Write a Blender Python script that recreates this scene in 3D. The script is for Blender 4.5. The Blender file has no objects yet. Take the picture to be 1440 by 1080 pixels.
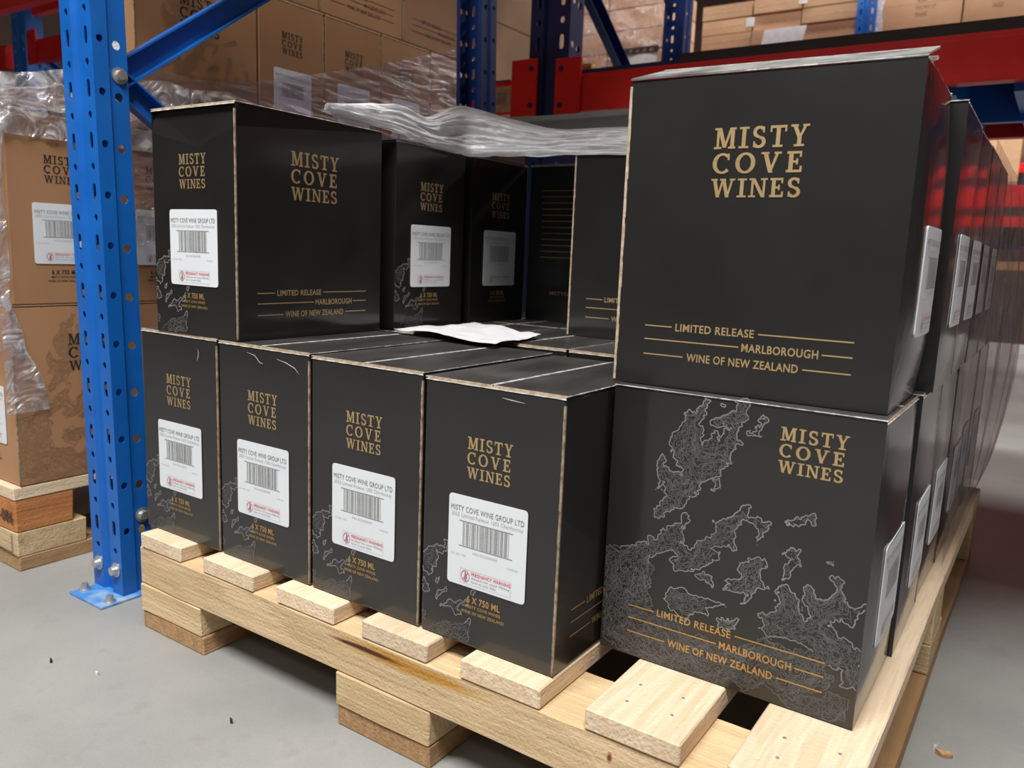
import bpy, bmesh, math, random
import numpy as np
from mathutils import Matrix, Vector, noise
random.seed(7)
S = bpy.context.scene
C = S.collection
R = math.radians

# ------------------------------------------------------------------ camera
cam_d = bpy.data.cameras.new('camera'); cam = bpy.data.objects.new('camera', cam_d); C.objects.link(cam)
S.camera = cam
cr = (0.82460518, 0.56433844, 0.03935005); cu = (-0.12247272, 0.11018074, 0.98633698); cf = (-0.55229225, 0.81815789, -0.15997167)
cam.matrix_world = Matrix(((cr[0], cu[0], -cf[0], 1.10204747), (cr[1], cu[1], -cf[1], -0.66273628), (cr[2], cu[2], -cf[2], 0.577143), (0, 0, 0, 1)))
cam_d.sensor_width = 36; cam_d.lens = 1130.84 / 1440 * 36
cam_d.clip_start = .02; cam_d.clip_end = 60
cam_d.dof.use_dof = True; cam_d.dof.focus_distance = .95; cam_d.dof.aperture_fstop = 8.0

# ------------------------------------------------------------------ world, lights, exposure
wd = bpy.data.worlds.new('world'); S.world = wd; wd.use_nodes = True
wb = wd.node_tree.nodes['Background']; wb.inputs[0].default_value = (.95, .95, 1.0, 1); wb.inputs[1].default_value = .048
def area(name, loc, sx, sy, power, col=(1, 1, 1), aim=None):
    l = bpy.data.lights.new(name, 'AREA'); l.shape = 'RECTANGLE'; l.size = sx; l.size_y = sy; l.energy = power; l.color = col
    o = bpy.data.objects.new(name, l); C.objects.link(o); o.location = loc
    if aim is not None:
        o.rotation_euler = (Vector(aim) - Vector(loc)).to_track_quat('-Z', 'Y').to_euler()
    return o
area('ceiling_light_front_aisle', (.85, -1.75, 3.9), 3.0, .28, 318, (1, .985, .955), aim=(.3, -.6, 0))
area('ceiling_light_front_aisle_far', (.3, -4.6, 4.6), 6, .5, 40, (1, .985, .955), aim=(.6, -1.5, 0))
area('ceiling_light_back_aisle', (.2, 3.55, 4.4), 9, .5, 260, (1, .98, .94))
area('ceiling_light_far_aisle', (0, 6.0, 4.6), 9, .8, 420, (1, .98, .94))
S.view_settings.view_transform = 'Standard'; S.view_settings.look = 'None'
S.view_settings.exposure = 0.0; S.view_settings.gamma = 1; S.view_settings.use_curve_mapping = False

# ------------------------------------------------------------------ materials
def newmat(name):
    m = bpy.data.materials.new(name); m.use_nodes = True; n = m.node_tree.nodes; l = m.node_tree.links
    return m, n, l, n['Principled BSDF']
def inp(b, **k):
    for a, v in k.items():
        a = a.replace('_', ' ')
        if a in b.inputs: b.inputs[a].default_value = v
def c4(c): return (c[0], c[1], c[2], 1)
def noise_mat(name, ca, cb, scale=6, rough=.5, detail=5, stretch=(1, 1, 1), bump=0, bscale=None, lo=.35, hi=.65, spec=.5, metal=0, coat=0, coat_rough=.1, coords='Object', rvar=0, info=0):
    m, n, l, b = newmat(name)
    inp(b, Roughness=rough, Metallic=metal, Specular_IOR_Level=spec, Coat_Weight=coat, Coat_Roughness=coat_rough)
    t = n.new('ShaderNodeTexCoord'); mp = n.new('ShaderNodeMapping'); mp.inputs['Scale'].default_value = stretch
    l.new(t.outputs[coords], mp.inputs[0])
    nz = n.new('ShaderNodeTexNoise'); nz.inputs['Scale'].default_value = scale; nz.inputs['Detail'].default_value = detail
    l.new(mp.outputs[0], nz.inputs['Vector'])
    if info:
        oi = n.new('ShaderNodeObjectInfo'); cb_ = n.new('ShaderNodeMath'); cb_.operation = 'MULTIPLY'; cb_.inputs[1].default_value = 37
        l.new(oi.outputs['Random'], cb_.inputs[0])
        nz.noise_dimensions = '4D'; l.new(cb_.outputs[0], nz.inputs['W'])
    mr = n.new('ShaderNodeMapRange'); mr.inputs[1].default_value = lo; mr.inputs[2].default_value = hi
    l.new(nz.outputs[0], mr.inputs[0])
    mx = n.new('ShaderNodeMix'); mx.data_type = 'RGBA'; mx.inputs['A'].default_value = c4(ca); mx.inputs['B'].default_value = c4(cb)
    l.new(mr.outputs[0], mx.inputs['Factor'])
    out = mx.outputs['Result']
    if info:
        hs = n.new('ShaderNodeHueSaturation'); m2 = n.new('ShaderNodeMapRange'); m2.inputs[3].default_value = 1 - info; m2.inputs[4].default_value = 1 + info
        l.new(oi.outputs['Random'], m2.inputs[0]); l.new(m2.outputs[0], hs.inputs['Value']); l.new(out, hs.inputs['Color']); out = hs.outputs[0]
    l.new(out, b.inputs['Base Color'])
    if rvar:
        m3 = n.new('ShaderNodeMapRange'); m3.inputs[3].default_value = rough - rvar; m3.inputs[4].default_value = rough + rvar
        l.new(nz.outputs[0], m3.inputs[0]); l.new(m3.outputs[0], b.inputs['Roughness'])
    if bump:
        bn = n.new('ShaderNodeTexNoise'); bn.inputs['Scale'].default_value = bscale or scale * 6; bn.inputs['Detail'].default_value = 4
        l.new(mp.outputs[0], bn.inputs['Vector'])
        bp = n.new('ShaderNodeBump'); bp.inputs['Strength'].default_value = bump; bp.inputs['Distance'].default_value = .002
        l.new(bn.outputs[0], bp.inputs['Height']); l.new(bp.outputs[0], b.inputs['Normal'])
    return m
M = {}
M['black'] = noise_mat('black_printed_board', (.0100, .0093, .0089), (.0135, .0126, .0120), 9, .41, spec=.42, bump=.04, bscale=14, rvar=.03, coat=.75, coat_rough=.12)
M['sheen_flap'] = noise_mat('flap_sheen_grey', (.10, .10, .098), (.30, .30, .29), 22, .45, bump=.1, bscale=50)  # sheen on the raised black flap, put into its colour as grey
M['card_top'] = noise_mat('scuffed_black_top', (.022, .021, .020), (.060, .058, .056), 14, .42, spec=.6, stretch=(1, .35, 1), bump=.08, bscale=60, lo=.38, hi=.7)  # top flaps: paler than the side panels, streaky scuffs
M['joint'] = noise_mat('glued_joint_edge', (.16, .11, .065), (.36, .28, .20), 140, .8)
M['kraft_light'] = noise_mat('light_kraft_board', (.44, .26, .145), (.52, .33, .19), 5, .62, bump=.06, bscale=30, info=.12, spec=.3)
M['kraft'] = noise_mat('kraft_board', (.345, .178, .088), (.40, .215, .112), 5, .62, stretch=(1, 1, .35), bump=.06, bscale=30, info=.08, spec=.3)
M['edge'] = noise_mat('raw_board_edge', (.34, .24, .15), (.52, .42, .31), 160, .8, stretch=(1, 1, 1))
M['crease'] = noise_mat('worn_crease', (.30, .28, .26), (.78, .77, .75), 90, .7, lo=.3, hi=.6)
M['kcrease'] = noise_mat('kraft_crease', (.40, .26, .15), (.55, .38, .23), 60, .7)
M['gold'] = noise_mat('gold_print', (.60, .41, .20), (.68, .48, .24), 60, .42, metal=.68)
M['ginger'] = noise_mat('dark_gold_print', (.50, .31, .11), (.58, .37, .14), 60, .42, metal=.62)
M['ink'] = noise_mat('black_ink', (.018, .014, .012), (.035, .026, .02), 40, .6)
M['label'] = noise_mat('label_paper', (.68, .70, .74), (.73, .75, .78), 10, .5)
M['grey_ink'] = noise_mat('grey_ink', (.19, .19, .19), (.26, .26, .26), 50, .6)
M['pale_ink'] = noise_mat('pale_ink', (.42, .43, .45), (.50, .51, .52), 50, .6)
M['red_ink'] = noise_mat('red_ink', (.62, .06, .10), (.72, .12, .16), 50, .6)
M['map'] = noise_mat('grey_map_print', (.20, .20, .205), (.26, .26, .265), 30, .45)
M['mapdim'] = noise_mat('dim_map_print', (.095, .095, .098), (.13, .13, .135), 30, .45)
M['mapink'] = noise_mat('brown_map_print', (.29, .165, .085), (.33, .19, .10), 30, .6)
M['paper'] = noise_mat('white_paper', (.56, .57, .59), (.66, .66, .67), 30, .6)
M['steel'] = noise_mat('zinc_bolt', (.50, .49, .46), (.68, .67, .64), 40, .35, metal=.8)
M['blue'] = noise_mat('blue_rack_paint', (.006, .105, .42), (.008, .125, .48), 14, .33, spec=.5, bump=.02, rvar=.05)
M['shade_blue'] = noise_mat('shaded_blue_rack_paint', (.004, .022, .115), (.006, .03, .14), 10, .38, spec=.4)  # rack blue darkened: the shade of the rear bays is in the colour
M['blueplate'] = noise_mat('worn_blue_plate', (.05, .22, .55), (.36, .46, .58), 30, .4, lo=.45, hi=.75)
M['red'] = noise_mat('red_beam_paint', (.60, .012, .012), (.68, .022, .018), 8, .35, spec=.4)
M['orange'] = noise_mat('orange_paint', (.8, .16, .01), (.85, .2, .02), 8, .4)
M['dark'] = noise_mat('dark_rubbery_sheet', (.012, .012, .013), (.02, .02, .021), 10, .6)
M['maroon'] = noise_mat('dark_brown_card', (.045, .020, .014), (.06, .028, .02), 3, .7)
M['yellow'] = noise_mat('yellow_paint', (.75, .45, .02), (.8, .5, .04), 8, .5)
M['slip'] = noise_mat('dark_grey_slip_sheet', (.012, .012, .012), (.022, .022, .021), 8, .7, spec=.15)

def wood(name, a, b_, along='y', rough=.7, info=.10, dark=(.33, .18, .08), streak=None):
    m, n, l, b = newmat(name)
    inp(b, Roughness=rough, Specular_IOR_Level=.25)
    st = {'y': (26, 1.6, 26), 'x': (1.6, 26, 26), 'z': (26, 26, 1.6)}[along]
    t = n.new('ShaderNodeTexCoord'); oi = n.new('ShaderNodeObjectInfo')
    ad = n.new('ShaderNodeVectorMath'); ad.operation = 'ADD'
    sc = n.new('ShaderNodeVectorMath'); sc.operation = 'SCALE'; sc.inputs['Scale'].default_value = 3.7
    cx = n.new('ShaderNodeCombineXYZ')
    for i in range(3): l.new(oi.outputs['Random'], cx.inputs[i])
    l.new(cx.outputs[0], sc.inputs[0]); l.new(t.outputs['Object'], ad.inputs[0]); l.new(sc.outputs[0], ad.inputs[1])
    mp = n.new('ShaderNodeMapping'); mp.inputs['Scale'].default_value = st; l.new(ad.outputs[0], mp.inputs[0])
    n1 = n.new('ShaderNodeTexNoise'); n1.inputs['Scale'].default_value = 1.0; n1.inputs['Detail'].default_value = 6; n1.inputs['Distortion'].default_value = 1.6
    l.new(mp.outputs[0], n1.inputs['Vector'])
    wv = n.new('ShaderNodeMath'); wv.operation = 'SINE'; mu = n.new('ShaderNodeMath'); mu.operation = 'MULTIPLY'; mu.inputs[1].default_value = 24
    l.new(n1.outputs[0], mu.inputs[0]); l.new(mu.outputs[0], wv.inputs[0])
    mr = n.new('ShaderNodeMapRange'); mr.inputs[1].default_value = -1; mr.inputs[2].default_value = 1; l.new(wv.outputs[0], mr.inputs[0])
    mx = n.new('ShaderNodeMix'); mx.data_type = 'RGBA'; mx.inputs['A'].default_value = c4(a); mx.inputs['B'].default_value = c4(b_); l.new(mr.outputs[0], mx.inputs['Factor'])
    # blotches and fine speckle
    n2 = n.new('ShaderNodeTexNoise'); n2.inputs['Scale'].default_value = 11; n2.inputs['Detail'].default_value = 4; l.new(ad.outputs[0], n2.inputs['Vector'])
    r2 = n.new('ShaderNodeMapRange'); r2.inputs[1].default_value = .55; r2.inputs[2].default_value = .8; r2.inputs[4].default_value = .45; l.new(n2.outputs[0], r2.inputs[0])
    m2 = n.new('ShaderNodeMix'); m2.data_type = 'RGBA'; m2.inputs['B'].default_value = c4([x * .72 for x in b_]); l.new(mx.outputs['Result'], m2.inputs['A']); l.new(r2.outputs[0], m2.inputs['Factor'])
    # fine fibres
    mpf = n.new('ShaderNodeMapping'); mpf.inputs['Scale'].default_value = {'y': (260, 14, 260), 'x': (14, 260, 260), 'z': (260, 260, 14)}[along]; l.new(ad.outputs[0], mpf.inputs[0])
    nf = n.new('ShaderNodeTexNoise'); nf.inputs['Scale'].default_value = 1.0; nf.inputs['Detail'].default_value = 3; l.new(mpf.outputs[0], nf.inputs['Vector'])
    rf = n.new('ShaderNodeMapRange'); rf.inputs[1].default_value = .45; rf.inputs[2].default_value = .75; rf.inputs[4].default_value = .5; l.new(nf.outputs[0], rf.inputs[0])
    mf = n.new('ShaderNodeMix'); mf.data_type = 'RGBA'; mf.inputs['B'].default_value = c4([x * .74 for x in b_]); l.new(m2.outputs['Result'], mf.inputs['A']); l.new(rf.outputs[0], mf.inputs['Factor']); m2 = mf
    # knots
    vo = n.new('ShaderNodeTexVoronoi'); vo.inputs['Scale'].default_value = 1.0
    mp2 = n.new('ShaderNodeMapping'); mp2.inputs['Scale'].default_value = {'y': (9, 4.5, 9), 'x': (4.5, 9, 9), 'z': (9, 9, 4.5)}[along]; l.new(ad.outputs[0], mp2.inputs[0]); l.new(mp2.outputs[0], vo.inputs['Vector'])
    r3 = n.new('ShaderNodeMapRange'); r3.inputs[1].default_value = .05; r3.inputs[2].default_value = .085; r3.inputs[3].default_value = .8; r3.inputs[4].default_value = 0; l.new(vo.outputs['Distance'], r3.inputs[0])
    m3 = n.new('ShaderNodeMix'); m3.data_type = 'RGBA'; m3.inputs['B'].default_value = c4(dark); l.new(m2.outputs['Result'], m3.inputs['A']); l.new(r3.outputs[0], m3.inputs['Factor'])
    out = m3.outputs['Result']
    if streak:   # resin streak and bark pocket: (centre, half sizes, colour)
        for cen, hs, col in streak:
            sb = n.new('ShaderNodeVectorMath'); sb.operation = 'SUBTRACT'; sb.inputs[1].default_value = cen; l.new(t.outputs['Object'], sb.inputs[0])
            dv = n.new('ShaderNodeVectorMath'); dv.operation = 'DIVIDE'; dv.inputs[1].default_value = hs; l.new(sb.outputs[0], dv.inputs[0])
            ln = n.new('ShaderNodeVectorMath'); ln.operation = 'LENGTH'; l.new(dv.outputs[0], ln.inputs[0])
            nq = n.new('ShaderNodeMath'); nq.operation = 'ADD'; l.new(n1.outputs[0], nq.inputs[0]); l.new(nf.outputs[0], nq.inputs[1]); nn = n.new('ShaderNodeMath'); nn.operation = 'ADD'; l.new(ln.outputs['Value'], nn.inputs[0]); l.new(nq.outputs[0], nn.inputs[1])
            rr = n.new('ShaderNodeMapRange'); rr.inputs[1].default_value = 1.5; rr.inputs[2].default_value = 2.1; rr.inputs[3].default_value = 1; rr.inputs[4].default_value = 0; l.new(nn.outputs[0], rr.inputs[0])
            mm = n.new('ShaderNodeMix'); mm.data_type = 'RGBA'; mm.inputs['B'].default_value = c4(col); l.new(out, mm.inputs['A']); l.new(rr.outputs[0], mm.inputs['Factor']); out = mm.outputs['Result']
    hs_ = n.new('ShaderNodeHueSaturation'); mi = n.new('ShaderNodeMapRange'); mi.inputs[3].default_value = 1 - info; mi.inputs[4].default_value = 1 + info
    l.new(oi.outputs['Random'], mi.inputs[0]); l.new(mi.outputs[0], hs_.inputs['Value']); l.new(out, hs_.inputs['Color'])
    l.new(hs_.outputs[0], b.inputs['Base Color'])
    n4 = n.new('ShaderNodeTexNoise'); n4.inputs['Scale'].default_value = 260; n4.inputs['Detail'].default_value = 2; l.new(ad.outputs[0], n4.inputs['Vector'])
    bp = n.new('ShaderNodeBump'); bp.inputs['Strength'].default_value = .8; bp.inputs['Distance'].default_value = .0012; mh = n.new('ShaderNodeMath'); mh.operation = 'ADD'; l.new(n4.outputs[0], mh.inputs[0]); l.new(nf.outputs[0], mh.inputs[1]); l.new(mh.outputs[0], bp.inputs['Height']); l.new(bp.outputs[0], b.inputs['Normal'])
    return m
PALE, TAN = (.76, .60, .43), (.70, .525, .35)
M['wood_y'] = wood('pine_deck', PALE, TAN, 'y')
M['wood_x'] = wood('pine_runner', (.69, .51, .31), (.61, .43, .24), 'x', info=.04,
    streak=[((.545, -.026, .115), (.12, .05, .010), (.50, .25, .05)), ((.475, -.026, .114), (.06, .05, .0035), (.10, .035, .02)), ((.80, -.026, .108), (.0035, .05, .006), (.22, .04, .025))])
M['wood_b'] = wood('pine_block', (.70, .53, .32), (.60, .42, .23), 'x')
M['wood_s'] = wood('brown_skid', (.44, .27, .14), (.36, .21, .10), 'y')
M['wood_o'] = wood('reddish_block', (.52, .22, .08), (.44, .17, .06), 'y')

def concrete():
    m, n, l, b = newmat('concrete_floor'); inp(b, Roughness=.42, Specular_IOR_Level=.4)
    t = n.new('ShaderNodeTexCoord')
    a = n.new('ShaderNodeTexNoise'); a.inputs['Scale'].default_value = 1.6; a.inputs['Detail'].default_value = 8; a.inputs['Roughness'].default_value = .62; l.new(t.outputs['Object'], a.inputs['Vector'])
    r = n.new('ShaderNodeMapRange'); r.inputs[1].default_value = .3; r.inputs[2].default_value = .7; l.new(a.outputs[0], r.inputs[0])
    mx = n.new('ShaderNodeMix'); mx.data_type = 'RGBA'; mx.inputs['A'].default_value = (.205, .208, .20, 1); mx.inputs['B'].default_value = (.345, .345, .332, 1); l.new(r.outputs[0], mx.inputs['Factor'])
    a2 = n.new('ShaderNodeTexNoise'); a2.inputs['Scale'].default_value = 26; a2.inputs['Detail'].default_value = 3; l.new(t.outputs['Object'], a2.inputs['Vector'])
    r2 = n.new('ShaderNodeMapRange'); r2.inputs[1].default_value = .58; r2.inputs[2].default_value = .76; r2.inputs[4].default_value = .45; l.new(a2.outputs[0], r2.inputs[0])
    m2 = n.new('ShaderNodeMix'); m2.data_type = 'RGBA'; m2.inputs['B'].default_value = (.22, .215, .20, 1); l.new(mx.outputs['Result'], m2.inputs['A']); l.new(r2.outputs[0], m2.inputs['Factor'])
    a3 = n.new('ShaderNodeTexNoise'); a3.inputs['Scale'].default_value = 300; l.new(t.outputs['Object'], a3.inputs['Vector'])
    m3 = n.new('ShaderNodeMix'); m3.data_type = 'RGBA'; m3.blend_type = 'OVERLAY'; m3.inputs['Factor'].default_value = .10; l.new(m2.outputs['Result'], m3.inputs['A']); l.new(a3.outputs['Fac'], m3.inputs['B'])
    l.new(m3.outputs['Result'], b.inputs['Base Color'])
    bp = n.new('ShaderNodeBump'); bp.inputs['Strength'].default_value = .15; bp.inputs['Distance'].default_value = .002; l.new(a2.outputs[0], bp.inputs['Height']); l.new(bp.outputs[0], b.inputs['Normal'])
    return m
M['floor'] = concrete()

def film(name, tint, opac_lo, opac_hi, white=.5, scale=30, bstr=1.0, stretch=(1, 1, 1), rough=.18):
    m, n, l, b = newmat(name)
    n.remove(b); out = n['Material Output']
    t = n.new('ShaderNodeTexCoord'); mp = n.new('ShaderNodeMapping'); mp.inputs['Scale'].default_value = stretch; l.new(t.outputs['Object'], mp.inputs[0])
    nz = n.new('ShaderNodeTexNoise'); nz.inputs['Scale'].default_value = scale; nz.inputs['Detail'].default_value = 7; nz.inputs['Distortion'].default_value = 2.2; l.new(mp.outputs[0], nz.inputs['Vector'])
    mr = n.new('ShaderNodeMapRange'); mr.inputs[1].default_value = .42; mr.inputs[2].default_value = .66; mr.inputs[3].default_value = opac_lo; mr.inputs[4].default_value = opac_hi; l.new(nz.outputs[0], mr.inputs[0])
    tr = n.new('ShaderNodeBsdfTransparent'); tr.inputs[0].default_value = c4(tint)
    gl = n.new('ShaderNodeBsdfGlossy'); gl.inputs['Roughness'].default_value = rough; gl.inputs[0].default_value = (.9, .9, .92, 1)
    df = n.new('ShaderNodeBsdfDiffuse'); df.inputs[0].default_value = (.88, .88, .90, 1)
    tl = n.new('ShaderNodeBsdfTranslucent'); tl.inputs[0].default_value = (.8, .8, .82, 1)
    bp = n.new('ShaderNodeBump'); bp.inputs['Strength'].default_value = bstr; bp.inputs['Distance'].default_value = .01; l.new(nz.outputs[0], bp.inputs['Height'])
    for s in (gl, df): l.new(bp.outputs[0], s.inputs['Normal'])
    md = n.new('ShaderNodeMixShader'); md.inputs[0].default_value = .25; l.new(df.outputs[0], md.inputs[1]); l.new(tl.outputs[0], md.inputs[2])
    mg = n.new('ShaderNodeMixShader'); mg.inputs[0].default_value = white; l.new(gl.outputs[0], mg.inputs[1]); l.new(md.outputs[0], mg.inputs[2])
    mo = n.new('ShaderNodeMixShader'); l.new(mr.outputs[0], mo.inputs[0]); l.new(tr.outputs[0], mo.inputs[1]); l.new(mg.outputs[0], mo.inputs[2])
    l.new(mo.outputs[0], out.inputs['Surface'])
    return m
M['film'] = film('stretch_film', (.93, .91, .93), .06, .42, .30, 22, 1.2, rough=.16)
M['film_band'] = film('stretched_film_band', (.84, .79, .85), .08, .34, .5, 14, .8, stretch=(1, .5, 3), rough=.2)
M['film_heap'] = film('bunched_film', (.92, .92, .92), .72, 1.0, .93, 12, .45, stretch=(1, 1, 4), rough=.22)
M['film_top'] = film('crinkled_film', (.92, .91, .92), .24, .95, .55, 20, 1.2, rough=.15)
M['film_side'] = film('hanging_film', (.80, .76, .76), .10, .38, .45, 16, 1.0, stretch=(3, 3, .6), rough=.2)

# ------------------------------------------------------------------ helpers
class MB:
    def __init__(s): s.v = []; s.f = []; s.m = []
    def face(s, pts, mi=0):
        k = len(s.v); s.v += [tuple(p) for p in pts]; s.f.append(tuple(range(k, k + len(pts)))); s.m.append(mi)
    def box(s, x0, x1, y0, y1, z0, z1, mi=0, top=None):
        k = len(s.v)
        s.v += [(x0, y0, z0), (x1, y0, z0), (x1, y1, z0), (x0, y1, z0), (x0, y0, z1), (x1, y0, z1), (x1, y1, z1), (x0, y1, z1)]
        for i, q in enumerate([(0, 3, 2, 1), (4, 5, 6, 7), (0, 1, 5, 4), (1, 2, 6, 5), (2, 3, 7, 6), (3, 0, 4, 7)]):
            s.f.append(tuple(k + j for j in q)); s.m.append(top if (i == 1 and top is not None) else mi)
    def mesh(s, name, mats, smooth=False, bevel=0):
        me = bpy.data.meshes.new(name); me.from_pydata(s.v, [], s.f)
        for m in mats: me.materials.append(m)
        me.polygons.foreach_set('material_index', s.m)
        if bevel:
            bm = bmesh.new(); bm.from_mesh(me); bmesh.ops.remove_doubles(bm, verts=bm.verts, dist=1e-6)
            bmesh.ops.bevel(bm, geom=bm.edges[:], offset=bevel, segments=2, affect='EDGES', profile=.6); bm.to_mesh(me); bm.free()
        if smooth: me.polygons.foreach_set('use_smooth', [True] * len(me.polygons))
        me.update(); return me
def put(name, me, parent=None, loc=None, rot=None):
    o = bpy.data.objects.new(name, me); C.objects.link(o)
    if parent is not None: o.parent = parent
    if loc is not None: o.location = loc
    if rot is not None: o.rotation_euler = rot
    return o
def tag(o, label, cat, group=None):
    o['label'] = label; o['category'] = cat
    if group: o['group'] = group
    return o
def thing(name, label, cat, loc=(0, 0, 0), rotz=0, group=None):
    o = bpy.data.objects.new(name, None); o.empty_display_size = .05; C.objects.link(o)
    o.location = loc; o.rotation_euler = (0, 0, rotz); return tag(o, label, cat, group)
def struct(o): o['kind'] = 'structure'; return o
def boxmesh(name, x0, x1, y0, y1, z0, z1, mat, bevel=.001):
    mb = MB(); mb.box(x0, x1, y0, y1, z0, z1); return mb.mesh(name, [mat], bevel=bevel)
def cyl(mb, c, r, h, axis='z', n=12, mi=0, r2=None):
    r2 = r if r2 is None else r2
    def P(a, rr, t):
        u, v = rr * math.cos(a), rr * math.sin(a)
        return {'z': (c[0] + u, c[1] + v, c[2] + t), 'y': (c[0] + u, c[1] + t, c[2] + v), 'x': (c[0] + t, c[1] + u, c[2] + v)}[axis]
    A = [P(2 * math.pi * i / n, r, 0) for i in range(n)]; B = [P(2 * math.pi * i / n, r2, h) for i in range(n)]
    for i in range(n): mb.face([A[i], A[(i + 1) % n], B[(i + 1) % n], B[i]], mi)
    mb.face(A[::-1], mi); mb.face(B, mi)
def bar(p0, p1, w, h, up=(0, 0, 1)):
    """solid bar from p0 to p1: returns eight corners' faces in an MB"""
    mb = MB(); p0 = Vector(p0); p1 = Vector(p1); d = (p1 - p0).normalized(); s = d.cross(Vector(up)).normalized(); u = s.cross(d)
    a = [p0 + s * i * w / 2 + u * j * h / 2 for i, j in ((-1, -1), (1, -1), (1, 1), (-1, 1))]; b = [q + (p1 - p0) for q in a]
    for i in range(4): mb.face([a[i], a[(i + 1) % 4], b[(i + 1) % 4], b[i]])
    mb.face(a[::-1]); mb.face(b); return mb

# ------------------------------------------------------------------ lettering
def ribbon(pts, ws):
    out = []; n = len(pts); L = []; Rr = []
    for i, (x, y) in enumerate(pts):
        a = pts[max(i - 1, 0)]; b = pts[min(i + 1, n - 1)]; dx, dy = b[0] - a[0], b[1] - a[1]; q = math.hypot(dx, dy) or 1
        w = ws[i] / 2; L.append((x - dy / q * w, y + dx / q * w)); Rr.append((x + dy / q * w, y - dx / q * w))
    for i in range(n - 1): out.append([L[i], Rr[i], Rr[i + 1], L[i + 1]])
    return out
def rc(x0, x1, y0, y1): return [(x0, y0), (x1, y0), (x1, y1), (x0, y1)]
def dg(x0, y0, x1, y1, w): return [(x0 - w / 2, y0), (x0 + w / 2, y0), (x1 + w / 2, y1), (x1 - w / 2, y1)]
h_ = .10
GL = {
 'I': (.50, [rc(.15, .35, 0, 1), rc(0, .5, 0, h_), rc(0, .5, 1 - h_, 1)]),
 'T': (.86, [rc(.33, .53, 0, 1), rc(.18, .68, 0, h_), rc(.02, .84, 1 - .12, 1), rc(.02, .11, .70, 1), rc(.75, .84, .70, 1)]),
 'E': (.76, [rc(.10, .30, 0, 1), rc(0, .70, 0, .12), rc(0, .68, .88, 1), rc(.3, .52, .45, .56), rc(.44, .53, .36, .65), rc(.62, .72, 0, .30), rc(.59, .68, .72, 1)]),
 'M': (1.14, [rc(.13, .26, 0, 1), rc(.86, 1.06, 0, 1), dg(.57, .06, .26, 1, .21), dg(.57, .06, .88, 1, .13), rc(0, .40, 0, h_), rc(.76, 1.14, 0, h_), rc(0, .30, 1 - h_, 1), rc(.86, 1.14, 1 - h_, 1)]),
 'N': (1.0, [rc(.13, .25, 0, 1), rc(.76, .88, 0, 1), dg(.80, 0, .22, 1, .20), rc(0, .38, 0, h_), rc(0, .26, 1 - h_, 1), rc(.63, 1.0, 1 - h_, 1)]),
 'V': (.96, [dg(.50, 0, .19, 1, .21), dg(.47, 0, .79, 1, .13), rc(0, .38, 1 - h_, 1), rc(.62, .96, 1 - h_, 1)]),
 'W': (1.36, [dg(.42, 0, .18, 1, .20), dg(.42, 0, .68, 1, .12), dg(.95, 0, .70, 1, .20), dg(.95, 0, 1.20, 1, .12), rc(0, .36, 1 - h_, 1), rc(.50, .84, 1 - h_, 1), rc(1.05, 1.36, 1 - h_, 1)]),
 'Y': (.90, [rc(.35, .55, 0, .48), dg(.44, .42, .17, 1, .20), dg(.47, .42, .74, 1, .13), rc(.20, .70, 0, h_), rc(0, .36, 1 - h_, 1), rc(.58, .90, 1 - h_, 1)]),
}
def arc(cx, cy, rx, ry, a0, a1, n, wf):
    P = []; W = []
    for i in range(n + 1):
        a = R(a0 + (a1 - a0) * i / n); P.append((cx + rx * math.cos(a), cy + ry * math.sin(a))); W.append(wf(a))
    return ribbon(P, W)
wv = lambda a: .11 + .10 * abs(math.cos(a)) ** 1.3
GL['O'] = (.98, arc(.49, .5, .385, .455, 0, 360, 28, wv))
GL['C'] = (.88, arc(.49, .5, .385, .455, 48, 318, 22, wv) + [rc(.74, .83, .66, .98)])
GL['S'] = (.72, arc(.36, .735, .235, .215, 35, 270, 14, lambda a: .12 + .06 * abs(math.cos(a))) + arc(.36, .265, .255, .22, 90, -145, 14, lambda a: .12 + .07 * abs(math.cos(a))) + [rc(.53, .62, .70, .97), rc(.08, .17, .03, .30)])
def word(wd_, x0, x1, y0, y1, sp=.16):
    tot = sum(GL[c][0] for c in wd_) + sp * (len(wd_) - 1); k = (x1 - x0) / tot; x = x0; out = []
    for c in wd_:
        w, ps = GL[c]
        for p in ps: out.append([(x + a * k, y0 + b * (y1 - y0)) for a, b in p])
        x += (w + sp) * k
    return out
def logo_mesh(w, h, mat):
    mb = MB()
    rows = [('MISTY', 0, 1.0, .70, 1.0, .17), ('COVE', 0, .965, .345, .635, .26), ('WINES', 0, .965, 0, .27, .14)]
    for t, a, b, c, d, sp in rows:
        for i, p in enumerate(word(t, a * w, b * w, c * h, d * h, sp)): mb.face([(x, -.000022 * (i % 9), y) for x, y in p])
    return mb.mesh('logo', [mat])
_tc = {}
def text_polys(txt, bold=.0):
    k = (txt, bold)
    if k in _tc: return _tc[k]
    cu_ = bpy.data.curves.new('t', 'FONT'); cu_.body = txt; cu_.size = 1; cu_.offset = bold; cu_.resolution_u = 3; cu_.space_character = 1.08
    o = bpy.data.objects.new('t', cu_); C.objects.link(o)
    dg_ = bpy.context.evaluated_depsgraph_get(); dg_.update()
    me = bpy.data.meshes.new_from_object(o.evaluated_get(dg_))
    v = [(a.co.x, a.co.y) for a in me.vertices]; f = [tuple(p.vertices) for p in me.polygons]
    bpy.data.objects.remove(o); bpy.data.curves.remove(cu_); bpy.data.meshes.remove(me)
    xs = [a[0] for a in v]; ys = [a[1] for a in v]; x0, x1, y0, y1 = min(xs), max(xs), min(ys), max(ys)
    v = [((a - x0) / (x1 - x0), (b - y0) / (y1 - y0)) for a, b in v]
    _tc[k] = (v, f); return v, f
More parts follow.
